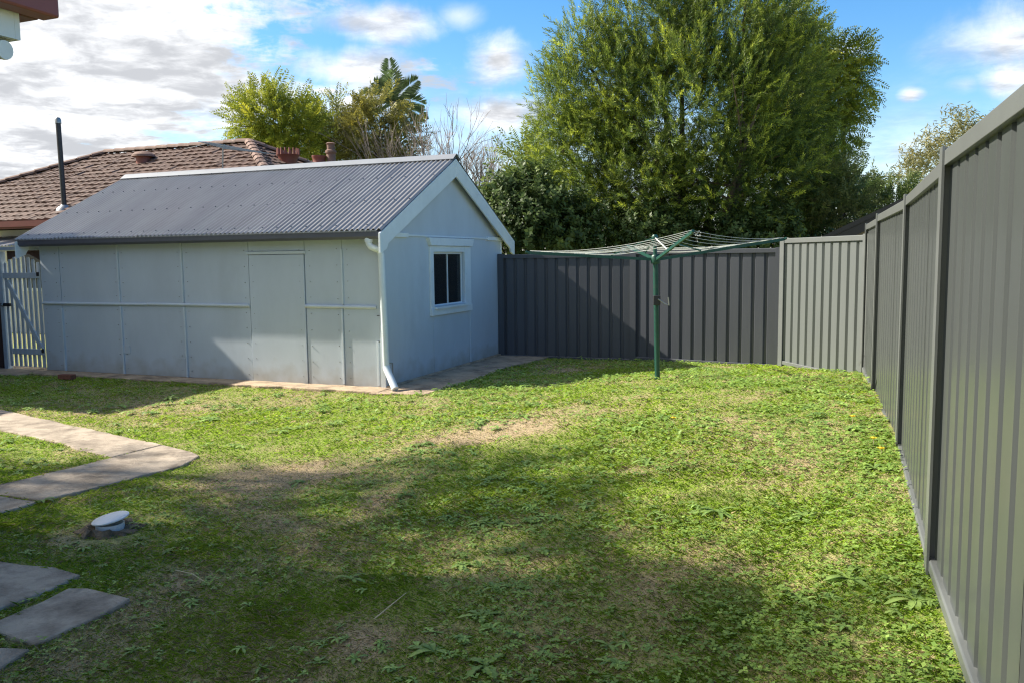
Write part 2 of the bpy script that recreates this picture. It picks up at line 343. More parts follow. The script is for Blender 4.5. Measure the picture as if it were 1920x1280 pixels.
for i, s in enumerate(APW):
    o = slab_obj('slab', s - A[:2], -.08, .026 + .007 * (i % 2), M_['conc2'], apron, .018)
slab_obj('slab', GATEPAD - A[:2], -.08, .018, M_['conc2'], apron, .02)

# ---------------------------------------------------------------- shed
def build_shed():
    S = thing('garden_shed', 'pale blue-grey fibro shed with corrugated gable roof beside the back fence', 'shed', tuple(A), SA)
    W, T, B = M_['wall'], M_['trim'], M_['batten']
    H, AP = 1.98, 1.96; AZ = 3.02; t = .05                      # wall top, apex y, wall apex z
    # front wall: fibro sheets side by side, each a piece
    xs = [-SL, -5.62, -4.43, -3.24, -2.09]
    fw = MB().box(-SL, 0, .02, t, 0.0, H + .06).obj('front_wall', W, S)
    for i in range(4): MB().box(xs[i] + .006, xs[i + 1] - .006, -.004 + .003 * (i % 2), .019, .03, H).obj('wall_sheet', W, fw)
    MB().box(-1.175, -.604, -.003, .019, .03, H).obj('wall_sheet', W, fw); MB().box(-.596, -.0, -.006, .019, .03, H).obj('wall_sheet', W, fw)
    # sealed doorway
    d = MB().box(-2.083, -1.190, -.012, .019, .02, 1.742).obj('door', W, S, bevel=.004)
    MB().box(-2.12, -1.16, -.020, .018, 1.75, 1.79).obj('door_head', B, S, bevel=.004); MB().box(-2.085, -1.183, -.004, .0185, 1.795, H).obj('wall_sheet', W, fw)
    # cover battens over the joints
    for x, z0, z1 in ((-4.43, .03, 1.03), (-4.44, 1.09, 1.93), (-3.24, .03, 1.03), (-3.25, 1.09, 1.95), (-.60, 1.09, 1.80), (-.62, .05, 1.03), (-5.62, .03, .98)):
        MB().box(x - .013, x + .013, -.024, .018, z0, z1).obj('batten', B, S, bevel=.002)
    nh = MB()
    for x in (-5.94, -5.70, -5.55, -4.50, -4.36, -3.32, -3.16, -2.16, -2.02, -1.26, -1.10, -.68, -.52):
        for k in range(9):
            z = .12 + .21 * k + .01 * math.sin(x * 9 + k); nh.box(x - .004, x + .004, -.0155, -.002, z - .004, z + .004)
    stuff(nh.obj('nail_heads', M_['steel'], S))
    # half-round rails
    for x0, x1 in ((-SL + .02, -3.92), (-3.915, -2.09), (-1.18, -.10)):
        MB().tube([(x0, -.014, 1.06 - .004 * (x0 < -4)), (x1, -.014, 1.055)], .022, 10).obj('rail', B, S, True)
    MB().box(-4.42, -4.30, -.014, .018, .33, .45).obj('patch', W, S, bevel=.003); MB().box(-3.40, -3.27, -.010, .018, .035, .30).obj('patch', W, S, bevel=.003)
    # corner stops
    MB().box(-.055, .012, -.022, .018, .02, H).obj('corner_board', B, S, bevel=.004)
    MB().box(-.115, -.085, -.014, .018, .05, .62).obj('batten', B, S, bevel=.003)
    # gable wall with window opening
    y0, y1, z0, z1 = 1.36, 2.40, .975, 1.76
    g = MB()
    def quad(ya, yb, za, zb): g.box(-.05, .0, ya, yb, za, zb)
    quad(.02, y0, 0, H); quad(y1, SW, 0, H); quad(y0, y1, 0, z0); quad(y0, y1, z1, H)
    g.prism([(.02, H + .001), (SW, H + .001), (AP, AZ)], -.05, 0, 'x')
    gw = g.obj('gable_wall', W, S)
    MB().prism([(.10, H + .012), (SW - .10, H + .012), (AP, AZ - .05)], .0, .012, 'x').obj('wall_sheet', W, gw)
    for a, b in ((.02, 1.345), (2.61, SW - .01)): MB().box(.0, .010, a, b, .04, H - .004).obj('wall_sheet', W, gw)
    MB().box(.0, .011, 1.35, 2.605, .04, .85).obj('wall_sheet', W, gw)
    MB().box(.0, .016, 1.352, 1.362, .05, .50).obj('batten', W, S); MB().box(.0, .016, 2.02, 2.032, .12, .42).obj('batten', W, S)
    MB().box(.0, .020, 2.60, 2.622, .05, .84).obj('batten', B, S, bevel=.003)
    MB().box(.0, .030, .16, SW - .10, H - .010, H + .012).obj('belt_moulding', T, S)
    for ya, yb in ((.16, .62), (SW - .62, SW + .02)): MB().box(.0, .045, ya, yb, H - .03, H + .03).obj('corbel', T, S, bevel=.004)
    MB().box(-.02, .024, SW - .05, SW + .01, .02, H - .031).obj('corner_board', T, S, bevel=.004)
    MB().box(-SL, 0, SW - .05, SW, 0, H).obj('back_wall', W, S)
    MB().box(-SL, -SL + .05, .051, SW - .051, 0, H).obj('end_wall', W, S); MB().prism([(.02, H + .001), (SW, H + .001), (AP, AZ)], -SL, -SL + .05, 'x').obj('end_gable', W, S)
    MB().box(-SL + .06, -.06, .06, SW - .06, -.02, .012).obj('floor_slab', M_['dark'], S)
    # footing seen under the gable wall
    MB().box(-SL, .05, -.012, .02, -.05, .028).obj('footing', M_['conc2'], S); MB().box(.0, .06, .0, SW, -.05, .05).obj('footing', M_['conc2'], S, bevel=.01)
    # window
    win = MB().box(-.045, -.02, y0, y1, z0, z0 + .03).box(-.045, -.02, y0, y1, z1 - .03, z1).box(-.045, -.02, y0, y0 + .03, z0 + .03, z1 - .03).box(-.045, -.02, y1 - .03, y1, z0 + .03, z1 - .03).obj('window', T, S)
    ym = 1.905
    MB().box(-.044, -.018, ym - .009, ym + .009, z0 + .03, z1 - .03).obj('mullion', M_['trim'], win)
    for a, b in ((y0 + .03, ym - .01), (ym + .01, y1 - .03)): MB().box(-.036, -.032, a, b, z0 + .03, z1 - .03).obj('pane', M_['glass'], win)
    for a, b in ((1.255, y0), (y1, 2.625)): MB().box(.0, .035, a, b, z0 - .02, z1 + .085).obj('jamb', T, win, bevel=.004)
    MB().box(.0, .033, y0, y1, z1, z1 + .085).obj('window_head', T, win, bevel=.004)
    MB().prism([(1.24, z1 + .088), (2.64, z1 + .088), (2.70, z1 + .20), (1.17, z1 + .20)], .0, .065, 'x').obj('hood', T, win, bevel=.004)
    MB().prism([(1.25, .855), (2.63, .855), (2.63, .955), (1.25, .955)], .0, .05, 'x').obj('sill', T, win, bevel=.005)
    MB().prism([(-.02, .955), (.085, .945), (.085, .975), (-.02, .99)], y0 - .02, y1 + .02, 'y').obj('sill_board', T, win)
    # roof: corrugated sheets, both slopes
    ov, ox0, ox1 = .24, -SL - .20, .13
    pitch = math.atan2(AZ + .10 - (H + .03), AP + ov); rise = AZ + .12
    roof = MB().tube([(-SL - .15, AP, rise - .06), (.10, AP, rise - .06)], .02, 6).obj('roof', M_['wood'], S)
    n_sh = 8; p = .0762; wid = (ox1 - ox0) / n_sh
    for side in (0, 1):
        ye = -ov if side == 0 else SW + ov; ze = H + .045
        for k in range(n_sh):
            a = ox0 + k * wid; b = a + wid + (.05 if k < n_sh - 1 else 0); nx = int((b - a) / p * 8)
            V = []; lift = .003 * (k % 2) + .002 + k * .0004
            for j in range(nx + 1):
                x = a + (b - a) * j / nx; w = .0125 * math.sin(2 * math.pi * x / p)
                for q in range(5):
                    s = q / 4; V.append((x, ye + (AP - ye) * s, ze + (rise - ze) * s + w + lift + .002 * math.sin(k * 2.1 + q * 1.7)))
            Fc = [(j * 5 + q, (j + 1) * 5 + q, (j + 1) * 5 + q + 1, j * 5 + q + 1) for j in range(nx) for q in range(4)]
            o = MB().add(V, Fc).obj('roof_sheet', M_['roof'], roof)
            for pl in o.data.polygons: pl.use_smooth = True
    scr = MB()
    for s in (.05, .37, .70, .94):
        for k in range(28):
            x = ox0 + .1 + k * .2286; x = round(x / p) * p + p / 4; y = -ov + (AP + ov) * s; z = H + .045 + (rise - H - .045) * s + .012
            scr.box(x - .007, x + .007, y - .007, y + .007, z, z + .014)
    stuff(scr.obj('roof_screws', M_['gutter'], roof))
    MB().prism([(AP - .13, rise - .035), (AP - .13, rise - .042), (AP - .03, rise + .028), (AP, rise + .042), (AP + .03, rise + .028), (AP + .13, rise - .042), (AP + .13, rise - .035), (AP + .03, rise + .036), (AP, rise + .05), (AP - .03, rise + .036)], ox0 - .01, ox1 + .012, 'x').obj('ridge_cap', M_['cap'], roof)
    # bargeboards
    for x0, x1 in ((.10, .128), (-SL - .19, -SL - .165)):
        for side in (0, 1):
            yt = -ov - .02 if side == 0 else SW + ov + .10
            sgn = 1 if side == 0 else -1
            ys = [yt, yt, AP - sgn * 0.0, AP]
            zt = lambda y: H + .02 + (rise - H - .045) * (1 - abs(y - AP) / (AP + ov)) - .002
            poly = [(yt, zt(yt)), (AP, zt(AP)), (AP, zt(AP) - .255), (yt + sgn * .20, zt(yt + sgn * .20) - .225), (yt + sgn * .16, zt(yt) - .19), (yt, zt(yt) - .25)]
            if side == 1: poly = poly[::-1]
            MB().prism(poly, x0 + .0015 * side, x1 + .0015 * side, 'x').obj('bargeboard', T, S, bevel=.003)
    MB().box(-SL - .15, .09, -.10, -.08, H - .035, H + .02).obj('fascia', B, S)
    MB().box(-SL - .15, .09, -.079, .019, H + .0, H + .012).obj('eave_lining', W, S)
    # quad gutter
    q = [(-.105, H + .035), (-.105, H - .06), (-.20, H - .06), (-.225, H - .03), (-.225, H + .035), (-.212, H + .042), (-.212, H - .022), (-.192, H - .048), (-.118, H - .048), (-.118, H + .035)]
    MB().prism(q, -SL - .22, .092, 'x').obj('gutter', M_['gutter'], S)
    MB().prism([(-.235, H + .030), (-.235, H + .047), (-.215, H + .047), (-.215, H + .043), (-.226, H + .043), (-.226, H + .030)], -SL - .22, .06, 'x').obj('gutter_bead', M_['cap'], S)
    # downpipe
    MB().tube([(-.10, -.16, 1.93), (-.10, -.16, 1.87), (-.075, -.155, 1.825), (-.03, -.12, 1.80), (.0, -.075, 1.78), (.015, -.06, 1.72), (.02, -.058, 1.5), (.035, -.058, .9), (.045, -.058, .30)], .042, 14).obj('downpipe', M_['pipe'], S, True)
    MB().tube([(.045, -.058, .31), (.055, -.066, .285), (.15, -.13, .17), (.25, -.20, .05)], .046, 14).obj('downpipe_shoe', M_['pipe'], S, True)
    MB().tube([(-.10, -.16, 1.945), (-.10, -.16, 1.885)], .052, 14).obj('collar', M_['pipe'], S, True)
    for z in (.95, .62): MB().box(-.10, .0, -.012, -.004, z - .006, z + .006).obj('pipe_strap', M_['gutter'], S)
    MB().tube([(.02, .15, .06), (.02, .15, .33), (.02, .03, .34)], .006, 6).obj('conduit', M_['steel'], S)
    return S
build_shed()

# ---------------------------------------------------------------- steel fences
def fence_run(label, posts, base, h, m, mp, flip=1, name='steel_fence'):
    """posts (x,y) in order; base(z) for each bay; yard side is to the left when walking along the list if flip=1"""
    P = [np.array(p, float) for p in posts]
    T = thing(name, label, 'fence', (*P[0], 0), 0, 'steel boundary fences')
    o = np.array([*P[0], 0.0])
    def place(ob, p, d, z): ob.location = Vector((p[0] - o[0], p[1] - o[1], z)); ob.rotation_euler = (0, 0, math.atan2(d[1], d[0]))
    nb = len(P) - 1
    for i in range(nb):
        d = P[i + 1] - P[i]; Ln = np.hypot(*d); d = d / Ln; z = base[i]; n_s = 3 if Ln > 1.9 else 2
        x0, x1 = .035, Ln - .035; sw = (x1 - x0) / n_s; rp = sw / max(1, round(sw / .185))
        for k in range(n_s):
            a = x0 + k * sw; b = a + sw; nr = int(round(sw / rp)); prof = []
            for r in range(nr):
                s = a + r * rp; prof += [(s, .014), (s + rp * .66, .014), (s + rp * .76, -.014), (s + rp * .90, -.014)]
            prof.append((b, .014)); pv = []; off = flip * (.001 * (k % 2) - .013)
            V = [(x, flip * y + off, zz) for zz in (.03, h - .03) for x, y in prof]; V += [(x, flip * y + off - flip * .0012, zz) for zz in (.03, h - .03) for x, y in prof]
            q = len(prof); Fc = [(j, j + 1, q + j + 1, q + j) for j in range(q - 1)] + [(2 * q + j, 3 * q + j, 3 * q + j + 1, 2 * q + j + 1) for j in range(q - 1)]
            place(MB().add(V, Fc).obj('infill_sheet', m, T), P[i], d, z)
        for nm, za, zb in (('top_rail', h - .056, h + .008), ('bottom_rail', .0, .046)):
            place(MB().prism([(-.034, za), (.024, za), (.024, zb - .006), (.018, zb), (-.028, zb), (-.034, zb - .006)], .01, Ln - .01, 'x').obj(nm, mp, T, bevel=.002), P[i], d, z)
    for i, p in enumerate(P):
        d = P[min(i + 1, nb)] - P[max(i - 1, 0)]; d = d / np.hypot(*d); zt = max(base[max(i - 1, 0)], base[min(i, nb - 1)]) + h + .02; zb = min(base[max(i - 1, 0)], base[min(i, nb - 1)]) - .12
        place(MB().prism([(-.05, -.05), (.05, -.05), (.05, -.036), (.006, -.036), (.006, .022), (.05, .022), (.05, .032), (-.05, .032), (-.05, .022), (-.006, .022), (-.006, -.036), (-.05, -.036)], zb, zt).obj('post', mp, T), p, d, 0)
    return T
fence_run('long grey ribbed steel fence stepping down the right side of the lawn', FENCE, [.365, .365, .335, .32, .295], 1.70, M_['fence'], M_['post'], 1)
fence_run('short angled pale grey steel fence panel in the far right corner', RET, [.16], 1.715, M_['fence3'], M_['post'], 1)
fence_run('dark charcoal ribbed steel fence along the back behind the clothesline', BACK, [.03, -.01], 1.72, M_['fence2'], M_['fence2'], 1)

# ---------------------------------------------------------------- rotary clothesline
def build_hoist():
    b = hit_lawn(1228, 711); T = thing('rotary_clothesline', 'dark green rotary clothesline standing on the lawn before the back fence', 'clothesline', (b[0], b[1], 0))
    z0 = b[2]; G = M_['green']; zh = 1.63; zt = zh + .24
    MB().tube([(.03, 0, z0 - .05), (.0, 0, zh - .02)], .030, 14).obj('pole', G, T, True)
    MB().tube([(0, 0, zh - .02), (-.01, 0, zt)], .022, 12).obj('mast', G, T, True)
    MB().lathe([(.05, -.05), (.055, -.04), (.055, .03), (.04, .05)], 14, (0, 0, zh)).obj('hub', G, T, True)
    MB().lathe([(.028, -.02), (.036, -.01), (.036, .02), (.02, .04)], 12, (-.01, 0, zt)).obj('mast_cap', G, T, True)
    tips = []
    for ang, rise, r in ((-86, .262, 1.46), (4, .21, 1.50), (94, .16, 1.46), (184, .09, 1.46)):
        a = math.radians(ang); d = Vector((math.cos(a), math.sin(a), 0)); tip = d * r + Vector((0, 0, zh + rise)); root = d * .05 + Vector((0, 0, zh + .0))
        sd = Vector((-d.y, d.x, 0)) * .011; up = Vector((0, 0, .016))
        V = [p + s for p in (root, tip) for s in (-sd - up, sd - up, sd + up, -sd + up)]
        MB().add(V, [(0, 1, 2, 3), (7, 6, 5, 4), (0, 4, 5, 1), (1, 5, 6, 2), (2, 6, 7, 3), (3, 7, 4, 0)]).obj('arm', G, T)
        m = root.lerp(tip, .33); MB().tube([Vector((-.01, 0, zt)) + d * .02, m + Vector((0, 0, .02))], .008, 6).obj('brace', M_['wire'] if ang < -80 else G, T)
        MB().tube([tip, tip + d * .03 + Vector((0, 0, .012))], .016, 6).obj('arm_tip', G, T)
        tips.append((root, tip))
    for fr in (.985, .90, .81, .72, .63, .54):
        pts = []
        for k in range(4):
            p = tips[k][0].lerp(tips[k][1], fr); q = tips[(k + 1) % 4][0].lerp(tips[(k + 1) % 4][1], fr); sag = .045 + .05 * rng.random() * fr
            for j in range(9):
                s = j / 9; w = p.lerp(q, s); w.z += .022 - sag * 4 * s * (1 - s) * .8; pts.append(w)
        pts.append(pts[0]); MB().tube(pts, .0024, 5, False).obj('line', M_['wire'], T)
    c = MB().box(-.03, .05, -.06, -.03, z0 + .86, z0 + .97); c.obj('crank_box', M_['black'], T, bevel=.006)
    MB().tube([(.02, -.07, z0 + .93), (.09, -.09, z0 + .88), (.14, -.10, z0 + .86), (.13, -.10, z0 + .95)], .009, 6).obj('crank_handle', M_['steel'], T, True)
build_hoist()

# ---------------------------------------------------------------- gate and paling fence left of the shed
def build_gate():
    T = thing('picket_gate', 'pale grey timber picket gate with diagonal brace left of the shed', 'gate', tuple(sh2w(-SL, .0)), SA)
    gm = M_['gate']; x0, x1 = -.80, -.03
    def P(px, py): q = w2sh(on_plane(px, py, sh2w(0, .0), EY)); return q[0] + SL, q[2]
    n = 8
    for i in range(n):
        x = x0 + .03 + (x1 - x0 - .06) * i / (n - 1); top = 1.66 + .13 * math.sin(math.pi * (i + .5) / n)
        MB().prism([(x - .028, .06), (x + .028, .06), (x + .028, top - .03), (x + .015, top), (x - .015, top), (x - .028, top - .03)], .0, .018, 'y').obj('picket', gm, T)
    for z in (1.48, .30): MB().box(x0 + (.0 if z > 1 else .1), x1, -.030, -.001, z - .045, z + .045).obj('gate_rail', gm, T, bevel=.004)
    MB().add([(x0 + .02, -.026, 1.42), (x0 + .10, -.026, 1.42), (x1, -.026, .36), (x1 - .08, -.026, .36), (x0 + .02, -.002, 1.42), (x0 + .10, -.002, 1.42), (x1, -.002, .36), (x1 - .08, -.002, .36)],
             [(0, 3, 2, 1), (4, 5, 6, 7), (0, 1, 5, 4), (1, 2, 6, 5), (2, 3, 7, 6), (3, 0, 4, 7)]).obj('diagonal_brace', gm, T)
    MB().box(x0 - .10, x0 - .02, -.03, .06, .0, 1.86).obj('gate_post', gm, T, bevel=.005)
    MB().box(x0 - .30, -.02, -.03, .05, 1.87, 1.93).obj('gate_header', gm, T, bevel=.004)
    a = MB(); k = 14                                            # dark arched fretwork board under the header
    up = [(x0 + .02 + (x1 - x0 - .04) * i / k, 1.865) for i in range(k + 1)]; lo = [(x, 1.70 + .12 * math.sin(math.pi * i / k)) for i, (x, _) in enumerate(up)]
    a.prism(lo + up[::-1], .055, .075, 'y'); a.obj('arch_board', M_['paling'], T)
    MB().box(x0 - .06, x0 + .16, -.055, -.031, 1.00, 1.05).obj('latch', M_['black'], T, bevel=.004); MB().tube([(x0 + .0, -.06, .99), (x0 + .0, -.075, 1.02), (x0 + .0, -.06, 1.06)], .012, 6).obj('padlock', M_['steel'], T)
    for z in (1.50, .32): MB().box(x1 - .02, x1 + .03, -.04, -.031, z - .03, z + .03).obj('hinge', M_['black'], T)
build_gate()
def build_palings():
    a = sh2w(-7.46, .25); b = np.array([-8.9, 9.3, 0]); d = b - a; Ln = np.hypot(d[0], d[1])
    T = thing('paling_fence', 'dark brown timber paling fence at the far left edge behind the gate post', 'fence', tuple(a), math.atan2(d[1], d[0]))
    for i in range(int(Ln / .11)): MB().box(i * .11, i * .11 + .10, -.010 + .006 * (i % 2), .006 + .006 * (i % 2), .0, 2.75 + .02 * ((i * 7) % 3)).obj('paling', M_['paling'], T)  # tall run added out of view, raised to shade shed wall and left lawn
    for z in (.4, 1.2, 1.9): MB().box(0, Ln, .014, .05, z, z + .07).obj('fence_rail', M_['paling'], T)
    inv = Matrix.Rotation(-math.atan2(d[1], d[0]), 3, 'Z')
    for i in range(5):                                          # short return to the gate post
        m = MB().box(-7.44 + i * .1, -7.345 + i * .1, .03, .05, 0, 1.82); m.v = [tuple(inv @ Vector(sh2w(*v) - a)) for v in m.v]; m.obj('paling', M_['paling'], T)
build_palings()
p = on_ground(126, 712)
o = MB().box(-.115, .115, -.05, .05, 0.018, .085).obj('loose_brick', M_['brick'], None, bevel=.006); o.location = (p[0], p[1], 0); o.rotation_euler = (0, 0, SA + .12); tag(o, 'single red brick lying on the concrete by the shed corner', 'brick')

# ---------------------------------------------------------------- drain riser with its white lid
def build_riser():
    T = thing('drain_riser', 'white plastic drain riser with tilted round lid in the lawn', 'drain cap', (CAPP[0], CAPP[1], 0))
    MB().lathe([(.084, -.06), (.084, .044), (.078, .044), (.078, -.06)], 24).obj('riser_pipe', M_['pvc'], T, True)
    lid = MB().lathe([(.106, -.006), (.111, -.003), (.111, .003), (.105, .007), (.03, .010), (.0005, .010)], 32).obj('lid', M_['pvc'], T, True); lid.location = (.0, .01, .070); lid.rotation_euler = (math.radians(4), math.radians(-9), 0)
    V = []; n = 26
    for i in range(n):
        a = 2 * math.pi * i / n
        for r, z in ((.08, -.02), (.10, .010), (.13, .022), (.165, .008), (.20, -.02)): V.append((r * math.cos(a) * (1 + .14 * rng.normal()), r * math.sin(a) * (1 + .1 * rng.normal()), z + .012 * rng.normal()))
    stuff(MB().add(V, [(i * 5 + j, i * 5 + j + 1, ((i + 1) % n) * 5 + j + 1, ((i + 1) % n) * 5 + j) for i in range(n) for j in range(4)]).obj('soil_collar', M_['soil'], T))
build_riser()

# ---------------------------------------------------------------- houses
def tiled_slope(P00, P10, P11, P01, name, parent, cw=.24, ch=.27):
    """tiles on a slope: P00-P10 along the eave, P01-P11 along the top; one mesh of overlapping wavy courses"""
    P00, P10, P11, P01 = [np.array(p, float) for p in (P00, P10, P11, P01)]
    e = P10 - P00; Le = np.linalg.norm(e); eu = e / Le
    top = P01 - P00; run = top - eu * (top @ eu); Lr = np.linalg.norm(run); ru = run / Lr; nn = np.cross(eu, ru); nn = nn if nn[2] > 0 else -nn
    s0 = (P01 - P00) @ eu; s1 = (P11 - P00) @ eu; V = []; Fc = []; nc = int(Lr / ch) + 1
    for c in range(nc):
        a, b = c * ch, min((c + 1) * ch + .03, Lr); t = a / Lr; x0 = s0 * t; x1 = Le + (s1 - Le) * t
        if x1 - x0 < .1: break
        k = max(2, int((x1 - x0) / (cw / 6))); o = len(V); jit = rng.normal(0, .006, 400)
        for j in range(k + 1):
            x = x0 + (x1 - x0) * j / k; ph = (x / cw + (.5 if c % 2 else 0)) % 1; w = .026 * max(0, math.sin(ph * 2 * math.pi)) + .008 * (ph > .5) + jit[int(x / cw) % 400]
            for q, (yy, hh) in enumerate(((a, .004), (a, .040), (b, .010))): V.append(P00 + eu * x + ru * yy + nn * (hh + (w if q else 0)))
        for j in range(k):
            for q in range(2): Fc.append((o + j * 3 + q, o + (j + 1) * 3 + q, o + (j + 1) * 3 + q + 1, o + j * 3 + q + 1))
    return stuff(MB().add(V, Fc).obj(name, M_['tile'], parent))
def ridge_run(a, b, parent, w=.13, ln=.36):
    a, b = Vector(a), Vector(b); n = max(1, int((b - a).length / ln)); d = (b - a).normalized(); s = d.cross(Vector((0, 0, 1))).normalized(); u = s.cross(d)
    base = None
    for i in range(n):
        p = a + (b - a) * (i / n); q = a + (b - a) * ((i + 1) / n) + d * .03; V = []
        for c, h in ((p, .02), (q, .0)):
            for k in range(7):
                th = math.pi * k / 6; V.append(c + s * w * math.cos(th) * (1 + .1 * (h > 0)) + u * (w * .75 * math.sin(th) + h - .02))
        MB().add(V, [(k, k + 1, 8 + k, 7 + k) for k in range(6)] + [tuple(range(7)), tuple(range(7, 14))[::-1]]).obj('ridge_tile', M_['ridge'], parent)
def build_neighbour():
    T = thing('tiled_house', 'low brick-red tiled hip roof house behind the shed at left', 'house')
    ze = 2.62
    # front eave line parallel to the shed; find its offset from the pixel of the gutter
    ye = None
    for y in np.arange(4.5, 14, .02):
        q = on_plane(60, 408, sh2w(0, y), EY)
        if q[2] >= ze: ye = y; break
    ye = ye or 8.0; hw = 4.3; ry = ye + hw
    qr = w2sh(on_plane(468, 268, sh2w(0, ry), EY)); ql = w2sh(on_plane(200, 291, sh2w(0, ry), EY)); zr = (qr[2] + ql[2]) / 2; xr, xl = qr[0], ql[0]
    W = lambda x, y, z: tuple(sh2w(x, y, z))
    hb = 4.3
    fl, fr = (xl - hb, ye), (xr + hb, ye); bl, br = (xl - hb, ry + hw), (xr + hb, ry + hw)
    roof = MB().add([W(*fl, ze), W(*fr, ze), W(*br, ze), W(*bl, ze), W(xl, ry, zr), W(xr, ry, zr)], [(0, 1, 5, 4), (1, 2, 5), (2, 3, 4, 5), (3, 0, 4), (3, 2, 1, 0)]).obj('roof', M_['tile'], T)
    tiled_slope(W(*fl, ze), W(*fr, ze), W(xr, ry, zr), W(xl, ry, zr), 'roof_tiles', roof)
    tiled_slope(W(*fr, ze), W(*br, ze), W(xr, ry, zr), W(xr, ry, zr), 'roof_tiles', roof)
    tiled_slope(W(*bl, ze), W(*fl, ze), W(xl, ry, zr), W(xl, ry, zr), 'roof_tiles', roof)
    up = .05
    ridge_run(W(xl, ry, zr + up), W(xr, ry, zr + up), roof); ridge_run(W(*fr, ze + up), W(xr, ry, zr + up), roof); ridge_run(W(*fl, ze + up), W(xl, ry, zr + up), roof); ridge_run(W(*br, ze + up), W(xr, ry, zr + up), roof)
    def boxw(x0, x1, y0, y1, z0, z1):
        m = MB(); m.box(x0, x1, y0, y1, z0, z1); m.v = [tuple(sh2w(*v)) for v in m.v]; return m
    boxw(fl[0], fr[0], ye - .12, ye - .002, ze - .12, ze + .01).obj('gutter', M_['maroon'], T)
    boxw(fr[0] + .002, fr[0] + .12, ye, ry + hw, ze - .12, ze + .01).obj('gutter', M_['maroon'], T)
    boxw(fl[0], fr[0], ye + .0, ye + .03, ze - .16, ze - .121).obj('fascia', M_['maroon'], T)
    wl = boxw(fl[0] + .5, fr[0] - .5, ye + .55, ry + hw - .5, 0, ze - .16).obj('wall', M_['cream'], T)
    q = w2sh(on_plane(48, 436, sh2w(0, ye + .55), EY)); wx = q[0]
    w = boxw(wx - .20, wx + 1.1, ye + .51, ye + .548, 1.0, ze - .30).obj('window', M_['white'], T)
    boxw(wx - .12, wx + 1.02, ye + .500, ye + .509, 1.08, ze - .38).obj('pane', M_['glass'], w)
    # flue on the roof slope
    def on_roof(px, py):
        n = np.cross(np.array(W(*fr, ze)) - np.array(W(*fl, ze)), np.array(W(xr, ry, zr)) - np.array(W(*fl, ze))); return on_plane(px, py, W(*fl, ze), n)
    f = on_roof(121, 393); ft = at_depth(109, 232, f[1])
    fl_ = MB().tube([f - np.array([0, 0, .1]), ft], .056, 14).obj('flue', M_['black'], T, True)
    MB().lathe([(.068, 0), (.068, .09), (.045, .13), (.01, .14)], 14, tuple(ft)).obj('flue_cap', M_['steel'], fl_, True)
    MB().lathe([(.20, -.10), (.17, .02), (.09, .08), (.075, .10)], 14, tuple(f)).obj('flashing', M_['cap'], fl_, True)
    v = on_roof(270, 305)
    rv = MB().lathe([(.20, -.12), (.19, .16), (.21, .17)], 16, tuple(v)).obj('roof_vent', M_['redclay'], T, True)
    MB().lathe([(.30, .14), (.29, .19), (.20, .26), (.06, .29), (.01, .29)], 18, tuple(v)).obj('vent_cowl', M_['ridge'], rv, True)
    n2 = np.cross(np.array(W(*br, ze)) - np.array(W(*fr, ze)), np.array(W(xr, ry, zr)) - np.array(W(*fr, ze))); c = on_plane(541, 309, W(*fr, ze), n2)
    ch = MB().lathe([(.20, -.2), (.22, .10), (.27, .22), (.29, .24)], 18, tuple(c)).obj('clay_vent', M_['redclay'], T, True)
    for k in range(16):
        a = 2 * math.pi * k / 16; x, y = c[0] + .27 * math.cos(a), c[1] + .27 * math.sin(a); MB().tube([(x, y, c[2] + .23), (x * 1.0, y, c[2] + .40)], [.03, .022], 5).obj('vent_tooth', M_['redclay'], ch)
    # chimney on the far hip with two pots
    cp = at_depth(612, 312, float(np.array(W(*br, ze))[1]) - .5)
    cs = MB().box(cp[0] - .42, cp[0] + .30, cp[1] - .3, cp[1] + .3, 1.0, cp[2]).obj('chimney', M_['brick'], T)
    MB().lathe([(.17, 0), (.20, .05), (.18, .08), (.19, .22), (.21, .25), (.21, .29), (.16, .29)], 14, (cp[0] - .2, cp[1], cp[2])).obj('chimney_pot', M_['redclay'], cs, True)
    MB().lathe([(.14, 0), (.16, .06), (.13, .10), (.13, .34), (.16, .37), (.16, .43), (.11, .46), (.11, .60), (.14, .63), (.10, .66)], 14, (cp[0] + .13, cp[1] + .05, cp[2])).obj('chimney_pot', M_['ridge'], cs, True)
    # small awning by the window, above the gate
    aw = MB(); V = []; k = 60
    p0 = w2sh(on_plane(-40, 462, sh2w(0, ye - .6), EY)); p1 = w2sh(on_plane(34, 461, sh2w(0, ye - .6), EY))
    for j in range(k + 1):
        x = p0[0] - .8 + (p1[0] - p0[0] + .8) * j / k
        for y, z in ((ye - .7, p1[2]), (ye + .56, p1[2] + .25)): V.append(sh2w(x, y, z + .018 * math.sin(j * 2.2)))
    aw.add(V, [(j * 2, j * 2 + 2, j * 2 + 3, j * 2 + 1) for j in range(k)]); aw.obj('awning', M_['roof'], T)
    # aerial
    b = on_roof(417, 332); t = at_depth(418, 272, b[1])
    An = thing('television_aerial', 'thin metal television aerial on a mast above the tiled roof', 'aerial', tuple(b))
    L = lambda p: tuple(np.array(p) - b)
    MB().tube([L(b - np.array([0, 0, .05])), L(t)], .018, 6).obj('mast', M_['steel'], An)
    e0 = at_depth(392, 268, b[1]); e1 = at_depth(470, 285, b[1] + .2); MB().tube([L(e0), L(e1)], .014, 6).obj('boom', M_['steel'], An)
    for s in np.linspace(.02, .98, 9):
        m = e0 + (e1 - e0) * s; w_ = (.30 + .45 * s); dv = EX * .25 + EY * .95; MB().tube([L(m - dv * w_), L(m + dv * w_)], .007, 5).obj('element', M_['steel'], An)
    MB().tube([L(at_depth(345, 280, b[1])), L(at_depth(392, 269, b[1]))], .008, 5).obj('element', M_['steel'], An)
build_neighbour()

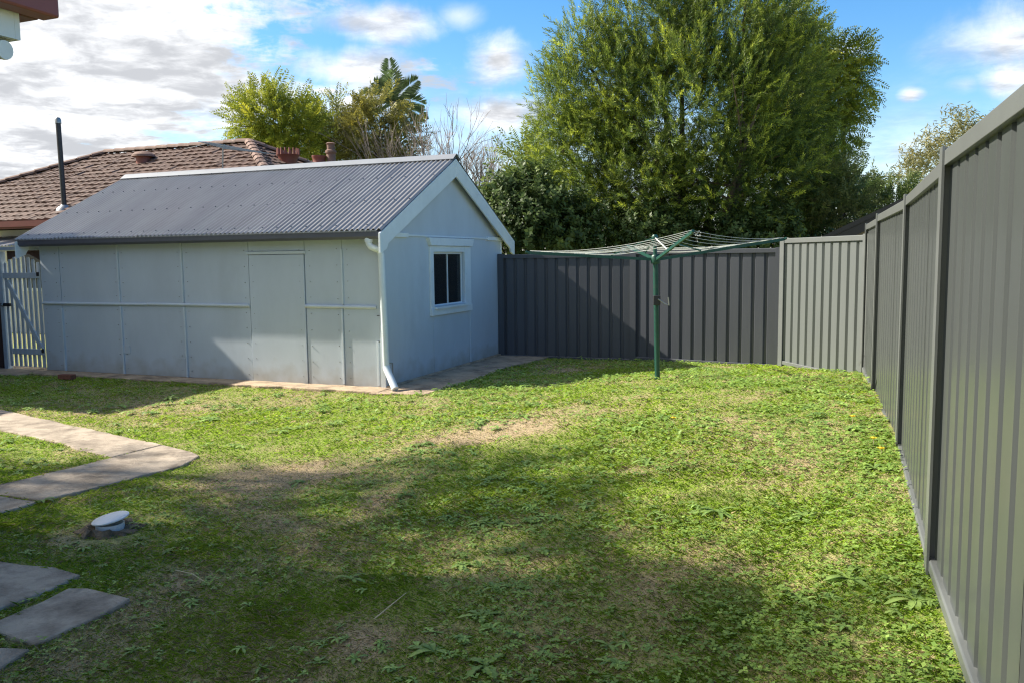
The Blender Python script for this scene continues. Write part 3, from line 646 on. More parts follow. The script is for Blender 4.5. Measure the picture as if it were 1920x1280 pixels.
def build_own_house():
    """the house the yard belongs to: only the eave corner shows at top left, the rest shades the lawn, along with an added detached block"""
    T = thing('white_house', 'white house with red gutter whose eave corner shows at top left', 'house')
    d = ray(106, 30); H = 2.86; C = CAM + d * ((H - EYE) / d[2]); u = -EX; v = EY
    def W(a, b, z): return tuple(C[:2] + (u * a)[:2] - (v * b)[:2]) + (z,)         # a to the left, b towards the camera side
    def box(a0, a1, b0, b1, z0, z1):
        m = MB(); m.box(a0, a1, b0, b1, z0, z1); m.v = [W(*q) for q in m.v]; m.f = [f[::-1] for f in m.f]; return m
    Lb, La = 6.5, 8.5
    box(.0, .11, -.02, Lb, H - .01, H + .10).obj('gutter', M_['redgutter'], T, bevel=.012); box(.112, La, .0, .11, H - .01, H + .10).obj('gutter', M_['maroon'], T, bevel=.012)
    box(.112, .14, .14, Lb, H - .13, H + .085).obj('fascia', M_['white'], T); box(.112, La, .112, .139, H - .13, H + .085).obj('fascia', M_['white'], T)
    box(.141, La, .141, Lb, H - .115, H - .10).obj('soffit', M_['cream'], T)
    box(.60, La - .5, .60, Lb, .0, H - .116).obj('wall', M_['cream'], T)
    r = MB(); e = -.03; hh = H + .105; k = .47
    r.add([W(e, e, hh), W(La, e, hh), W(La, Lb, hh), W(e, Lb, hh), W(Lb / 2, Lb / 2, hh + k * Lb / 2), W(La - Lb / 2, Lb / 2, hh + k * Lb / 2)], [(0, 1, 5, 4), (1, 2, 5), (2, 3, 4, 5), (3, 0, 4), (0, 3, 2, 1)])
    rf = r.obj('roof', M_['tile'], T)
    tiled_slope(W(e, Lb, hh), W(e, e, hh), W(Lb / 2, Lb / 2, hh + k * Lb / 2), W(Lb / 2, Lb / 2, hh + k * Lb / 2), 'roof_tiles', rf)
    # unseen block apart from the house, added to shade the shed wall and left lawn
    def W3(x, y, z): return tuple(sh2w(x, y, z))
    m = MB().box(-13.5, -8.35, -2.9, -.55, 0, 4.9); m.v = [W3(*p_) for p_ in m.v]; m.obj('shade_block_wall', M_['cream'], T)
    m = MB(); m.add([W3(-8.0, -3.3, 5.0), W3(-8.0, -.7, 5.0), W3(-14, -.7, 5.0), W3(-14, -3.3, 5.0), W3(-9.6, -1.8, 5.7), W3(-12, -1.8, 5.7)], [(0, 1, 4), (1, 2, 5, 4), (2, 3, 5), (3, 0, 4, 5), (3, 2, 1, 0)]); m.obj('shade_block_roof', M_['tile'], T)
    # lamp under the eave
    lp = at_depth(6, 92, float(C[1]) - .12); lm = thing('flood_light', 'small round flood light under the house eave at top left', 'light', tuple(lp))
    MB().tube([(-.14, .05, .01), (-.06, .02, .0), (.0, .0, -.005)], [.03, .038, .045], 16).obj('lamp_body', M_['black'], lm, True); MB().tube([(.0, .0, -.005), (.012, -.004, -.006)], [.046, .044], 16).obj('lamp_face', M_['white'], lm, True)
    MB().tube([(-.10, .03, .02), (-.16, .05, .15)], .014, 8).obj('bracket', M_['black'], lm)
build_own_house()

def build_black_shed():
    a = at_depth(1528, 450, 16.0); ry = math.atan2(-.42, .91)
    T = thing('neighbour_carport', 'black steel gable roof rising behind the right fence', 'building', (a[0], a[1], 0), ry)
    ln = np.array([math.cos(ry), math.sin(ry), 0]); b = on_plane(1705, 366, a, np.array([-ln[1], ln[0], 0])); sl = (b[2] - a[2]) / ((b - a) @ ln); w = 3.0; h = a[2]; hz = h + w * sl
    for sg in (1, -1):
        P = [(0, h), (w, hz), (w, hz - .10), (0, h - .09)] if sg > 0 else [(w, hz), (2 * w, h), (2 * w, h - .09), (w, hz - .10)]
        MB().prism(P, 0, 6, 'y').obj('roof_slope', M_['blackroof'], T)
        P = [(x, z - .095) for x, z in P[:2]] + [(x, z - .28) for x, z in P[:2]][::-1]
        MB().prism(P, .02, .05, 'y').obj('bargeboard', M_['blackroof'], T)
    MB().prism([(.3, 0), (2 * w - .3, 0), (2 * w - .3, h - .02), (w, hz - .20), (.3, h - .02)], .5, 5.7, 'y').obj('wall', M_['greybark'], T)
build_black_shed()
p0 = at_depth(1380, 316, 42.0); p1 = at_depth(2050, 332, 42.0)
o = MB().tube([p0 + (p1 - p0) * s + np.array([0, 0, -.9 * s * (1 - s)]) for s in np.linspace(0, 1, 14)], .022, 5).obj('power_cable', M_['black']); tag(o, 'thin black power cable crossing the sky right of the big tree', 'cable')

# ---------------------------------------------------------------- foliage
def frames(dirs, roll=None):
    """rotation matrices (M,3,3) whose +Z column is dirs"""
    z = dirs / np.linalg.norm(dirs, axis=1, keepdims=True); h = np.where(np.abs(z[:, 2:3]) < .95, np.array([[0, 0, 1.]]), np.array([[1., 0, 0]]))
    x = np.cross(h, z); x /= np.linalg.norm(x, axis=1, keepdims=True); y = np.cross(z, x)
    if roll is not None:
        c, s_ = np.cos(roll)[:, None], np.sin(roll)[:, None]; x, y = x * c + y * s_, -x * s_ + y * c
    return np.stack([x, y, z], 2)
def shoot_template(kind, r):
    """narrow-leaved shoot of unit length along +Z: returns quads (n*4,3)"""
    Q = []
    def leaf(p, d, ln, wd, n):
        d = d / np.linalg.norm(d); s_ = np.cross(d, n); s_ /= np.linalg.norm(s_) + 1e-9
        Q.append([p, p + d * ln * .5 + s_ * wd, p + d * ln, p + d * ln * .45 - s_ * wd])
    if kind == 'spiky':                                         # bottlebrush: narrow leaves whorled round an upright shoot
        for k in range(38):
            t = .08 + .92 * k / 38; a = k * 2.4; out = np.array([math.cos(a), math.sin(a), 0]); p = np.array([.02 * math.sin(k), 0, t])
            leaf(p, out * (1 - .45 * t) + np.array([0, 0, .75 + .4 * t]) + r.normal(0, .12, 3), .20 * (1.1 - .35 * t), .0155, out + r.normal(0, .5, 3))
    elif kind == 'feather':                                     # drooping ferny frond: leaflets along both sides
        for k in range(26):
            t = .05 + .95 * k / 26; sd = 1 if k % 2 else -1; p = np.array([0, .10 * t - .25 * t * t, t])
            leaf(p, np.array([sd * 1., -.35, .55]) + r.normal(0, .18, 3), .20 * math.sin(.35 + 2.4 * t), .026, np.array([0, 1, .2]) + r.normal(0, .35, 3))
    elif kind == 'broad':                                       # glossy oval leaves
        for k in range(16):
            t = .1 + .9 * k / 16; a = k * 2.4; out = np.array([math.cos(a), math.sin(a), 0]); p = np.array([0, 0, t])
            leaf(p, out + np.array([0, 0, .35]) + r.normal(0, .25, 3), .26, .075, np.array([0, 0, 1]) + out * -.3 + r.normal(0, .4, 3))
    elif kind == 'gum':                                         # hanging sickle leaves
        for k in range(18):
            t = k / 18; a = k * 2.4; out = np.array([math.cos(a), math.sin(a), 0]); p = np.array([0, 0, t])
            leaf(p, out * .8 + np.array([0, 0, -.6]) + r.normal(0, .3, 3), .30, .032, out + r.normal(0, .5, 3))
    return np.array(Q).reshape(-1, 3)
def crown_points(blobs, n, r, fill=.5):
    """points and outward directions in the volume of several ellipsoids, denser to the skin"""
    B = np.array([b[:6] for b in blobs], float); vol = B[:, 3] * B[:, 4] * B[:, 5]; w = vol ** .8; w /= w.sum()
    idx = r.choice(len(B), n, p=w); d = r.normal(0, 1, (n, 3)); d /= np.linalg.norm(d, axis=1, keepdims=True)
    rad = fill + (1 - fill) * r.random(n) ** .6; rad *= 1 + .10 * r.normal(0, 1, n)
    P = B[idx, :3] + d * rad[:, None] * B[idx, 3:6]
    inner = np.min(np.linalg.norm((P[:, None, :] - B[None, :, :3]) / B[None, :, 3:6], axis=2), axis=1)
    return P, d, inner, idx
def foliage(blobs, n, kind, ln, cols, seed, up=.6, out=.7, fill=.5, jit=.35, parent=None, name='crown', clump=.55, minz=-9, cut=.32):
    r = np.random.default_rng(seed); P, d, inner, idx = crown_points(blobs, n, r, fill)
    # clumping: gaps between leaf masses
    nz = np.sin(P[:, 0] * 3.1 + seed) * np.sin(P[:, 1] * 2.7 + 1.3 * seed) * np.sin(P[:, 2] * 3.3 + .7) + .5 * np.sin(P[:, 0] * 6.3 + 2) * np.sin(P[:, 2] * 7.1) 
    keep = (inner > cut) & (nz > -clump + r.normal(0, .12, n)) & (P[:, 2] > minz)
    P, d, idx, inner = P[keep], d[keep], idx[keep], inner[keep]; m = len(P)
    dirs = d * out + np.array([0, 0, up]) + r.normal(0, jit, (m, 3)); Rm = frames(dirs, r.random(m) * 6.28); L = ln * (.6 + .8 * r.random(m))
    T = [shoot_template(kind, r) for _ in range(6)]; which = r.integers(0, 6, m); V = []; C = []
    c0, c1, c2 = [np.array(c) * 1.8 for c in cols]                    # old leaf, mid leaf, new growth
    bl = r.random((len(blobs), 1)) * .5
    for k in range(6):
        s_ = which == k; t = T[k]; nv = len(t)
        v = np.einsum('mij,nj->mni', Rm[s_], t) * L[s_][:, None, None] + P[s_][:, None, :]; V.append(v.reshape(-1, 3))
        mixv = np.clip(r.random((s_.sum(), 1)) * .75 + bl[idx[s_]] - .1, 0, 1); c = c0 + (c1 - c0) * mixv
        yn = np.sin(P[s_][:, :1] * 2.3 + seed) * np.sin(P[s_][:, 2:3] * 2.9 + 1) * np.sin(P[s_][:, 1:2] * 2.1); young = (r.random((s_.sum(), 1)) < .12 + .5 * np.clip(yn, 0, 1)) * r.random((s_.sum(), 1)); c = c + (c2 - c) * young
        tipw = (np.clip(t[:, 2], 0, 1) ** 2)[None, :, None] * .5; cc = c[:, None, :] + (c2 - c[:, None, :]) * tipw * (.3 + .7 * mixv[:, None, :])
        lj = np.repeat(1 + .16 * r.normal(0, 1, (s_.sum(), nv // 4, 1)), 4, axis=1); C.append(np.clip(cc * lj, .004, 1).reshape(-1, 3))
    V = np.concatenate(V); C = np.concatenate(C)
    return arr_obj(name, V, np.arange(len(V)).reshape(-1, 4), M_['leaf'], parent, C)
def limbs(base, blobs, r0, seed, parent, mat_, name='trunk', stems=3, twigs=40, spread=.25):
    r = np.random.default_rng(seed); m = MB(); base = np.array(base, float)
    for b in blobs:
        c = np.array(b[:3]); rr = np.array(b[3:6])
        for k in range(stems if len(blobs) < 4 else 1):
            e = c + r.normal(0, .25, 3) * rr; s0 = base + np.array([*r.normal(0, spread, 2), -.1]); mid = s0 + (e - s0) * .45 + np.array([*r.normal(0, .2, 2), .35])
            mid2 = s0 + (e - s0) * .75 + np.array([*r.normal(0, .15, 2), .2])
            m.tube([s0, s0 + (mid - s0) * .5 + np.array([*r.normal(0, .06, 2), 0]), mid, mid2, e], [r0, r0 * .8, r0 * .6, r0 * .4, r0 * .15], 7)
            for q in range(twigs // max(1, len(blobs))):
                st = mid + (e - mid) * r.random(); dv = r.normal(0, 1, 3); dv[2] = abs(dv[2]) * .7; en = st + dv / np.linalg.norm(dv) * rr * (.6 + .3 * r.random()); m.tube([st, (st + en) / 2 + r.normal(0, .06, 3), en], [r0 * .22, r0 * .15, r0 * .05], 4)
    return m.obj(name, mat_, parent, True)
def px_blobs(lst, Y):
    out = []
    for b in lst:
        px, py, rx_, ry_ = b[:4]; dy = b[4] if len(b) > 4 else 0; c = at_depth(px, py, Y + dy); k = (Y + dy) / F
        out.append((c[0], c[1], c[2], rx_ * k, (rx_ + ry_) / 2 * k * .9, ry_ * k))
    return out
def tree(name, label, cat, base_px, Y, blobs_px, n, kind, ln, cols, seed, trunk_r=.1, bark='bark', group=None, stems=3, twigs=40, **kw):
    B = px_blobs(blobs_px, Y); bx = at_depth(base_px, 480, Y); base = (bx[0], bx[1], 0.0)
    group = group or ('shrubs behind the fence' if cat == 'shrub' else 'trees behind the tiled roof' if base_px < 800 else 'trees beyond the back fence')
    T = thing(name, label, cat, base, 0, group); o = np.array(base); Bl = [(b[0] - o[0], b[1] - o[1], b[2], *b[3:]) for b in B]
    limbs((0, 0, 0), Bl, trunk_r, seed, T, M_[bark], stems=stems, twigs=twigs); foliage(Bl, n, kind, ln, cols, seed, parent=T, **kw)
    return T
DKG, MDG, LTG = (.013, .030, .011), (.068, .112, .022), (.32, .36, .04)
tree('bottlebrush_tree', 'huge dense dark green tree towering behind the back fence', 'tree', 1310, 18.0,
     [(1290, 240, 190, 200), (1130, 170, 105, 110), (1230, 70, 120, 90), (1370, 70, 140, 100), (1450, 190, 100, 130), (1110, 290, 90, 90), (1200, 350, 120, 100, -.6), (1390, 340, 130, 110, -.6), (1480, 330, 90, 100, .3),
      (1060, 200, 55, 80), (1090, 90, 40, 60), (1225, 440, 60, 40, -.4), (1460, 430, 80, 50), (1120, 400, 100, 60), (1040, 270, 40, 70), (1260, 10, 60, 40), (1400, 5, 60, 45)], 15000, 'spiky', .42, (DKG, MDG, LTG), 3, trunk_r=.13, up=.42, out=.85, jit=.5, fill=.42, twigs=120, clump=.62)
tree('feathery_tree', 'lighter feathery tree with drooping fronds right of the dense dark tree', 'tree', 1520, 21.5,
     [(1490, 130, 65, 80), (1560, 160, 52, 60), (1540, 255, 50, 60), (1575, 105, 38, 36), (1470, 35, 50, 50), (1515, 330, 50, 50), (1470, 220, 60, 80), (1610, 150, 18, 50)], 3600, 'feather', .55, ((.06, .09, .012), (.13, .165, .022), (.29, .28, .03)), 5, trunk_r=.13, up=-.25, out=.8, fill=.35, twigs=60, clump=.3)
tree('feathery_tree', 'small ferny tree top peeking out left of the dense dark tree', 'tree', 985, 23.0, [(985, 300, 32, 28), (1005, 340, 45, 40)], 420, 'feather', .6, ((.06, .09, .012), (.12, .16, .025), (.24, .23, .03)), 6, trunk_r=.07, up=.1)
tree('broadleaf_shrub', 'dark broadleaf shrub behind the fence beside the shed gable', 'shrub', 985, 16.6, [(985, 420, 80, 75), (940, 400, 40, 55), (1050, 430, 70, 60), (1000, 360, 40, 35)], 1500, 'broad', .34, ((.024, .042, .014), (.050, .080, .024), (.10, .13, .03)), 8, trunk_r=.06, up=.5, fill=.35)
tree('broadleaf_shrub', 'low dark shrub behind the fence under the dense tree', 'shrub', 1170, 16.8, [(1120, 440, 70, 50), (1200, 445, 80, 45), (1320, 455, 110, 40), (1440, 450, 90, 45)], 1700, 'broad', .30, ((.024, .042, .014), (.050, .080, .024), (.09, .12, .03)), 9, trunk_r=.05, up=.5, fill=.35)
tree('broadleaf_shrub', 'yellow-green shrub behind the short angled fence panel', 'shrub', 1530, 17.5, [(1500, 420, 60, 50), (1570, 390, 50, 55), (1545, 355, 40, 30)], 800, 'feather', .45, ((.04, .06, .014), (.085, .11, .028), (.17, .16, .05)), 10, trunk_r=.05, up=.4, fill=.3)
tree('broadleaf_shrub', 'dark green shrub mass right behind the black roof edge', 'shrub', 1600, 24, [(1590, 375, 45, 45), (1640, 385, 45, 30), (1680, 385, 40, 28)], 700, 'feather', .6, ((.03, .055, .016), (.06, .09, .025), (.12, .13, .04)), 12, trunk_r=.06, up=.2, fill=.3)
tree('gum_tree', 'sparse pale gum tree in the distance above the right fence', 'tree', 1790, 34, [(1775, 285, 65, 55), (1740, 320, 55, 50), (1810, 250, 45, 40), (1700, 330, 35, 35), (1850, 290, 70, 70)], 1000, 'gum', .62, ((.085, .085, .035), (.15, .145, .060), (.23, .20, .09)), 13, trunk_r=.14, bark='greybark', up=0, out=.6, fill=.3, clump=.15)
tree('round_tree', 'round yellow-green feathery tree behind the tiled roof', 'tree', 525, 31, [(520, 235, 68, 55), (490, 220, 45, 42), (560, 250, 45, 45), (530, 285, 60, 35)], 1500, 'feather', .75, ((.07, .095, .012), (.15, .18, .022), (.27, .26, .025)), 15, trunk_r=.16, up=.1, fill=.35, clump=.5)
tree('round_tree', 'thin olive tree just right of the round yellow-green tree', 'tree', 625, 33, [(622, 230, 36, 42), (640, 275, 42, 40), (610, 260, 25, 35)], 620, 'feather', .75, ((.055, .07, .015), (.11, .13, .025), (.20, .19, .03)), 16, trunk_r=.12, up=.0, fill=.3, clump=.3)
tree('round_tree', 'olive and brown tree in front of the palm', 'tree', 705, 32, [(705, 222, 36, 36), (690, 250, 42, 42), (735, 260, 45, 40), (700, 290, 70, 30)], 1000, 'feather', .8, ((.07, .07, .022), (.13, .125, .03), (.23, .20, .035)), 17, trunk_r=.14, up=-.1, fill=.3, clump=.3)

def build_shade_tree():  # tree added out of view, crown shaped to dapple the foreground lawn
    c = np.array([-1.0, 5.0, 0.0]) + np.array([-1.157, .284, 1.0]) * 10.5; T = thing('shade_tree', 'tall thin gum tree beyond the left edge casting soft shade on the lawn', 'tree', (c[0], c[1], 0))
    B = [(0, 0, c[2], 1.5, 1.3, 1.1), (.4, .75, c[2] + .1, 1.2, .9, .8), (.9, -1.1, c[2] - .2, 1.4, 1.2, 1.0), (-1.4, .7, c[2], 1.4, 1.0, .8), (-1.2, -1.3, c[2] - .3, 1.3, 1.3, 1.0), (1.2, -2.2, c[2], 1.3, 1.0, .8), (-2.9, 1.35, c[2] + .1, 1.3, .75, .7), (-3.4, .2, c[2] - .2, 1.3, 1.1, .8), (-3.4, -1.4, c[2] - .2, 1.3, 1.2, .8)]
    limbs((0, 0, 0), B, .16, 61, T, M_['greybark'], stems=1, twigs=30); foliage(B, 1250, 'gum', .55, ((.085, .085, .035), (.15, .145, .06), (.23, .2, .09)), 61, up=0, out=.6, fill=.1, clump=.6, cut=.0, parent=T)
build_shade_tree()
def build_palm():
    Y = 34; hub = at_depth(738, 192, Y); T = thing('palm_tree', 'palm with upright fronds rising behind the olive tree', 'palm', (hub[0], hub[1], 0)); r = np.random.default_rng(4)
    MB().tube([(0, 0, -.1), (.1, 0, hub[2] * .5), (0, 0, hub[2])], [.22, .17, .14], 10).obj('trunk', M_['greybark'], T, True)
    for k, (dx, dz, ln, dr) in enumerate([(-.05, 1.0, 2.2, .15), (.18, 1, 2.0, .2), (.75, .75, 1.9, .35), (.9, .35, 1.8, .6), (-.9, .45, 1.8, .45), (-.6, .8, 1.6, .35), (.95, -.1, 1.6, .8), (-.95, 0, 1.5, .7), (.3, .5, 1.5, .4), (-.3, .6, 1.4, .4), (.6, -.5, 1.5, .6), (.15, -.6, 1.5, .4)]):
        d = np.array([dx, r.normal(0, .35), dz]); d /= np.linalg.norm(d); Q = []; n = 34; ln *= .80
        for j in range(n):
            t = j / n; p = np.array([0, 0, hub[2]]) + d * ln * t + np.array([0, 0, -dr * t * t * ln * .5]); tang = d + np.array([0, 0, -dr * t]); tang /= np.linalg.norm(tang)
            sd = np.cross(tang, [0, 1, .2]); sd /= np.linalg.norm(sd)
            for s_ in (1, -1):
                q = sd * s_ * .8 + tang * .8 + np.array([0, r.normal(0, .3), -.2]); q /= np.linalg.norm(q); l2 = .55 * math.sin(.35 + 2.5 * t); w = np.cross(q, [0, 1, 0]) * .034
                Q += [p, p + q * l2 * .5 + w, p + q * l2, p + q * l2 * .5 - w]
        V = np.array(Q); c = np.array([.10, .145, .06]) * (1 + .2 * r.normal(0, 1, (len(V) // 4, 1))); arr_obj('frond', V, np.arange(len(V)).reshape(-1, 4), M_['leaf'], T, np.repeat(np.clip(c, .01, 1), 4, axis=0))
build_palm()
def build_bare():
    r = np.random.default_rng(21); Y = 30; b = at_depth(858, 480, Y); T = thing('bare_tree', 'leafless tree with fine upright twigs behind the shed ridge', 'tree', (b[0], b[1], 0)); m = MB()
    k = Y / F
    def grow(p, d, ln, rad, lv):
        e = p + d * ln; mid = p + d * ln * .5 + r.normal(0, .04 * ln, 3); m.tube([p, mid, e], [rad, rad * .85, rad * .68], 4 if lv > 1 else 3, False)
        if lv == 0: return
        for q in range(3 if lv > 1 else 2 + int(r.random() < .6)):
            nd = d + r.normal(0, .27, 3) + np.array([0, 0, .14]); nd /= np.linalg.norm(nd); s0 = p + (e - p) * (.55 + .45 * r.random()) if q else e; grow(s0, nd, ln * (.62 + .22 * r.random()), rad * .62, lv - 1)
    for q in range(5):
        a = (q - 2) / 2; d = np.array([a * .34, r.normal(0, .3), 1.]); d /= np.linalg.norm(d); grow(np.array([a * .25, 0, -.1]), d, 2.0 + .3 * r.random(), .07, 5)
    m.obj('branches', M_['greybark'], T)
build_bare()

# ---------------------------------------------------------------- lawn: blades, clover and weeds
def keep_lawn(x, y):
    k = inside(YARD, x, y)
    jx = (vnoise(x, y, 11, 5) - .5) * .09; jy = (vnoise(x, y, 11, 6) - .5) * .09
    for e in EXCL: k &= ~inside(e, x + jx, y + jy)
    return k & (np.hypot(x - CAPP[0], y - CAPP[1]) > .13)
def sample(n, r, y0=1.9, y1=14.2, pw=1.0, half=.74):
    u = r.random(n); y = (y0 ** (1 - pw) + u * (y1 ** (1 - pw) - y0 ** (1 - pw))) ** (1 / (1 - pw)) if pw != 1 else y0 * (y1 / y0) ** u
    x = (r.random(n) * 2 - 1) * half * y; k = keep_lawn(x, y); return x[k], y[k]
G0, G1, G2, STRAW = np.array([.22, .36, .042]), np.array([.38, .55, .055]), np.array([.50, .63, .065]), np.array([.62, .52, .30])
def build_grass():
    r = np.random.default_rng(77); x, y = sample(520000, r, pw=.8); n = len(x); dry, lush = tone(x, y)
    k = r.random(n) > dry * .25; x, y, dry, lush = x[k], y[k], dry[k], lush[k]; n = len(x)
    z = gz(x, y) + (fbm(x, y, 2.2, 3) - .5) * .025 - .004; far = np.clip(y / 4, .8, 3.2)
    tuft = fbm(x, y, 4.5, 91)
    h = (.007 + .018 * r.random(n) ** 1.6 * (.3 + 1.2 * tuft) + .012 * lush * r.random(n) + .03 * np.clip(tuft - .66, 0, 1) * r.random(n)) * (1 - .45 * dry) * (1 + .12 * far); w = .0017 * (.6 + .7 * r.random(n)) * far
    a = r.random(n) * 6.283; ld = np.stack([np.cos(a), np.sin(a)], 1); lean = h * (.5 + 1.9 * r.random(n)) * (1 + .4 * dry); sx, sy = -ld[:, 1] * w, ld[:, 0] * w
    def pt(f, zf, s): return np.stack([x + ld[:, 0] * lean * f + sx * s, y + ld[:, 1] * lean * f + sy * s, z + h * zf], 1)
    V = np.stack([pt(0, 0, -1), pt(0, 0, 1), pt(.35, .62, .8), pt(1.0, .92, 0), pt(.35, .62, -.8)], 1)          # pentagon blade, bent
    isdry = r.random(n) < np.clip(dry * .85 + .08, 0, .9); g = r.random((n, 1)); c = G0 + (G1 - G0) * g; c = c + (G2 - c) * (lush[:, None] * .7 * r.random((n, 1))); c = np.where(isdry[:, None], STRAW * (.55 + .6 * r.random((n, 1))), c)
    c = c * (.9 + .2 * fbm(x, y, 1.6, 63))[:, None]
    V = V.reshape(-1, 3); C = np.repeat(c, 5, axis=0)
    stufft(arr_obj('grass', V, np.arange(len(V)).reshape(-1, 5), M_['grass'], None, C), 'short patchy green and straw coloured grass covering the yard', 'grass')
build_grass()
def ovate(nv=3):
    return np.array([(0, 0, 0), (.5, .42, .10), (1.0, 0, .02), (.5, -.42, .10)], float)
def build_clover():
    r = np.random.default_rng(5); x, y = sample(90000, r, pw=.8); n = len(x); dens = np.clip((fbm(x, y, .9, 201) - .40) * 3.2, 0, 1) * np.clip(.30 + .30 * (x / np.maximum(y, 1) + .25) * 3, .2, 1.25); dens = np.clip(dens + .8 * sm((x - .15) / .8) * sm((5.2 - y) / 1.6) * fbm(x, y, 2.0, 77), 0, 1.2)
    dry, lush = tone(x, y); k = r.random(n) < dens * (1 - .75 * dry); x, y = x[k], y[k]; n = len(x); per = 3; far = np.clip(y / 4.5, .85, 2.0)
    z = gz(x, y) + .010 + .028 * r.random(n); ang = r.random(n) * 6.283; size = (.011 + .014 * r.random(n)) * far; V = []; C = []
    base = ovate(); gg = np.array([.19, .32, .065]); g2 = np.array([.33, .47, .10]); pc = gg + (g2 - gg) * r.random((n, 1))
    for q in range(per):
        a = ang + q * 2.094 + r.normal(0, .25, n); c_, s_ = np.cos(a), np.sin(a); tl = r.normal(.05, .3, n)
        lx = base[None, :, 0] * size[:, None]; ly = base[None, :, 1] * size[:, None]; lz = base[None, :, 2] * size[:, None] + lx * tl[:, None]
        V.append(np.stack([x[:, None] + lx * c_[:, None] - ly * s_[:, None], y[:, None] + lx * s_[:, None] + ly * c_[:, None], z[:, None] + lz], 2).reshape(-1, 3)); C.append(np.repeat(pc * (1 + .15 * r.normal(0, 1, (n, 1))), 4, axis=0))
    V = np.concatenate(V); C = np.clip(np.concatenate(C), .01, 1)
    stufft(arr_obj('clover', V, np.arange(len(V)).reshape(-1, 4), M_['leaf'], None, C), 'low clover leaves spread thickly through the lawn on the right', 'clover')
build_clover()
def rosette(n, ln, wd, seed, lobed=False, lift=.35):
    """broad-leaved weed: n curved strap leaves from one crown; returns V, F(quads), C"""
    r = np.random.default_rng(seed); V = []; Fc = []; C = []
    for i in range(n):
        a = i * 2.39996 + r.normal(0, .55); L = ln * (.35 + .8 * r.random()); up = lift * (.4 + 1.0 * r.random()); dv = np.array([math.cos(a), math.sin(a)]); pv = np.array([-dv[1], dv[0]]); k = 8; o = len(V); tw = r.normal(0, .5); c = np.array([.15, .25, .065]) + np.array([.17, .20, .05]) * r.random()
        for j in range(k + 1):
            t = j / k; w = wd * (.25 + .75 * t) * math.sin(math.pi * min(1, .12 + .88 * t)) ** .7 * (1 + (.35 * (-1) ** j if lobed else 0)); p = dv * L * t; zz = L * (up * t - (up * .9 + .12) * t * t) + .008; bend = pv * tw * L * t * t * .5
            for s_, dz in ((-1, .22), (0, -.0), (1, .22)): V.append((*(p + bend + pv * w * s_), max(zz + dz * w, .004))); C.append(c * (1.25 if s_ == 0 else 1.0) * (.9 + .2 * r.random()))
        for j in range(k):
            for s_ in (0, 1): Fc.append((o + j * 3 + s_, o + j * 3 + s_ + 1, o + (j + 1) * 3 + s_ + 1, o + (j + 1) * 3 + s_))
    return np.array(V), np.array(Fc), np.array(C)
WEEDS = [((1512, 972), 11, .17, .020, 0, 'large leafy weed rosette in the sunlit lawn right of centre'), ((1592, 1088), 10, .15, .022, 0, 'big leafy weed close to the near end of the right fence'), ((905, 1158), 9, .11, .018, 1, 'weed rosette in dry grass at the bottom centre'),
         ((928, 1105), 8, .10, .014, 1, 'smaller weed rosette just behind the bottom centre one'), ((815, 1225), 8, .12, .020, 0, 'broad plantain weed at the bottom edge left of centre'), ((912, 1252), 9, .12, .018, 1, 'ragged weed rosette at the very bottom centre'),
         ((868, 1062), 9, .13, .016, 1, 'spreading ragged weed in the shaded middle of the lawn'), ((1345, 962), 10, .15, .018, 0, 'dark leafy weed cluster where sun and shade meet on the lawn'), ((1520, 765), 10, .16, .022, 0, 'leafy weed clump in the sunlit far right lawn'), ((1715, 1130), 9, .14, .02, 0, 'tall weed leaning on the base of the right fence'),
         ((660, 1088), 8, .10, .014, 1, 'bluish weed beside the fallen dry stem'), ((1640, 880), 10, .13, .02, 0, 'weed with a yellow flower by the right fence'), ((560, 905), 9, .13, .018, 1, 'pale weed patch on the bare soil near the path corner'), ((760, 930), 9, .12, .016, 1, 'grey-green weed in shade in the lawn centre'), ((1215, 868), 9, .14, .018, 0, 'dark weed tuft on the sunlit side of the shadow line'), ((905, 985), 8, .12, .016, 0, 'weed tuft in shade directly before the clothesline pole')]
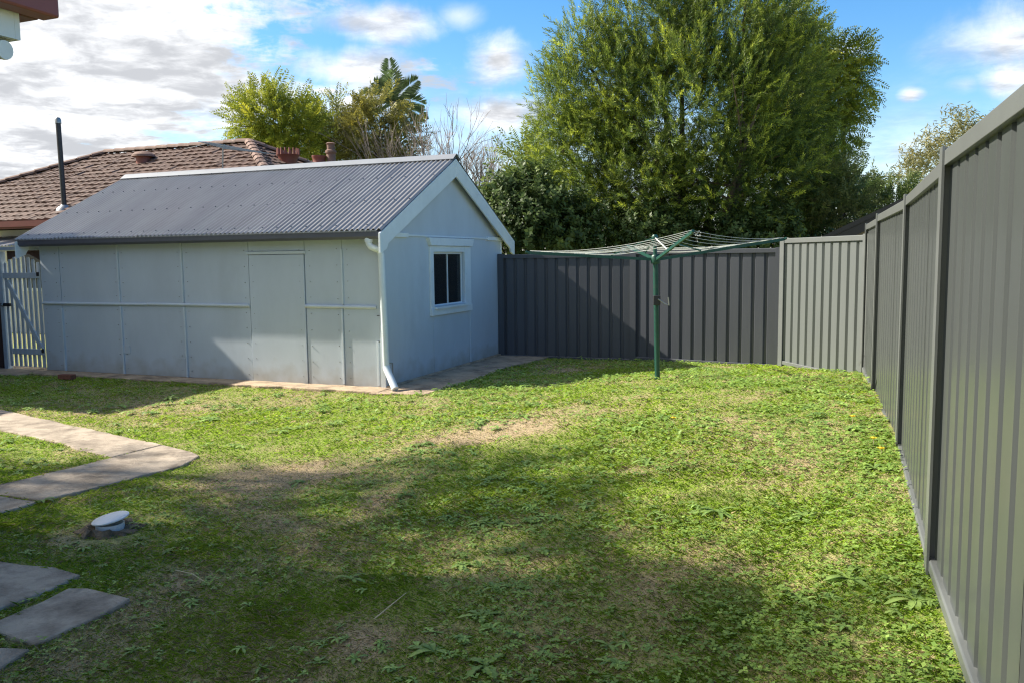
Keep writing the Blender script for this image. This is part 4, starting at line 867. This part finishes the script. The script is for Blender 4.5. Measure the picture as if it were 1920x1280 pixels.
def build_weeds():
    for i, (px, n, ln, wd, lob, lab) in enumerate(WEEDS):
        p = hit_lawn(*px); V, Fc, C = rosette(n + 3, ln * .92, wd * 1.05, 300 + i, lob, .5); T = thing('weed_plant', lab, 'weed', tuple(p), rng.random() * 6, 'broadleaf weeds in the lawn'); per = 27; 
        for q in range(n + 3):
            f = (Fc[(Fc[:, 0] >= q * per) & (Fc[:, 0] < (q + 1) * per)] - q * per); arr_obj('leaf', V[q * per:(q + 1) * per], f, M_['leaf'], T, C[q * per:(q + 1) * per], True)
    # hundreds of lesser weeds, too many to count
    r = np.random.default_rng(8); x, y = sample(9000, r, pw=.7); dens = np.clip((fbm(x, y, 1.3, 401) - .48) * 6, .05, 1) * np.clip((y - 1.0) / 4.5, .2, 1) * np.where(x < -.9, .45, 1); dry, lush = tone(x, y); k = r.random(len(x)) < dens; x, y = x[k], y[k]; TT = [rosette(5 + q % 6, .024 + .0028 * q, .0065 + .0005 * q, 500 + q, q % 3 == 0, .3 + .25 * (q % 4)) for q in range(14)]; V = []; Fc = []; C = []; o = 0
    for i in range(len(x)):
        v, f, c = TT[i % 14]; a = r.random() * 6.28; s_ = (.6 + .8 * r.random()) * min(1.5, max(.75, y[i] / 5)); ca, sa = math.cos(a) * s_, math.sin(a) * s_
        V.append(np.stack([v[:, 0] * ca - v[:, 1] * sa + x[i], v[:, 0] * sa + v[:, 1] * ca + y[i], v[:, 2] * s_ * .8 + float(gz(x[i], y[i])) + .006], 1)); Fc.append(f + o); o += len(v); C.append(c * (.8 + .5 * r.random()))
    stufft(arr_obj('small_weeds', np.concatenate(V), np.concatenate(Fc), M_['leaf'], None, np.concatenate(C), True), 'countless small broadleaf weeds scattered over the whole lawn', 'weeds')
build_weeds()
for px, lab in (((1651, 858), 'bright yellow dandelion flower nearest the right fence'), ((1637, 838), 'yellow dandelion flower just behind the brightest one'), ((1598, 795), 'faint yellow dandelion flower further along the right fence'), ((1262, 797), 'lone yellow dandelion flower in the middle of the sunlit lawn')):
    p = hit_lawn(*px); T = thing('dandelion', lab, 'flower', tuple(p), 0, 'dandelion flowers'); MB().tube([(0, 0, -.01), (.004, 0, .06)], .002, 5).obj('stem', M_['grass'] if False else M_['dry'], T)
    m = MB()
    for k in range(18):
        a = k * .349; r_ = .017 + .004 * (k % 2); c, s = math.cos(a), math.sin(a); m.add([(0, 0, .062), (r_ * c - .003 * s, r_ * s + .003 * c, .070), ((r_ + .004) * c, (r_ + .004) * s, .069), (r_ * c + .003 * s, r_ * s - .003 * c, .070)], [(0, 1, 2, 3)])
    m.lathe([(.010, .061), (.012, .068), (.006, .074)], 10); m.obj('flower_head', M_['petal'], T)
for a, b, lab in (((330, 1078), (384, 1102), 'thin dry stem lying in the grass left of the middle'), ((702, 1172), (762, 1124), 'straight dry stalk lying in the grass at lower centre')):
    p, q = hit_lawn(*a), hit_lawn(*b); p[2] += .03; q[2] += .035; mid = (p + q) / 2 + np.array([.01, .01, .006]); o = MB().tube([p - p, mid - p, q - p], [.0035, .003, .0018], 6).obj('dry_stalk', M_['dry']); o.location = tuple(p); tag(o, lab, 'stalk', 'fallen dry stalks')
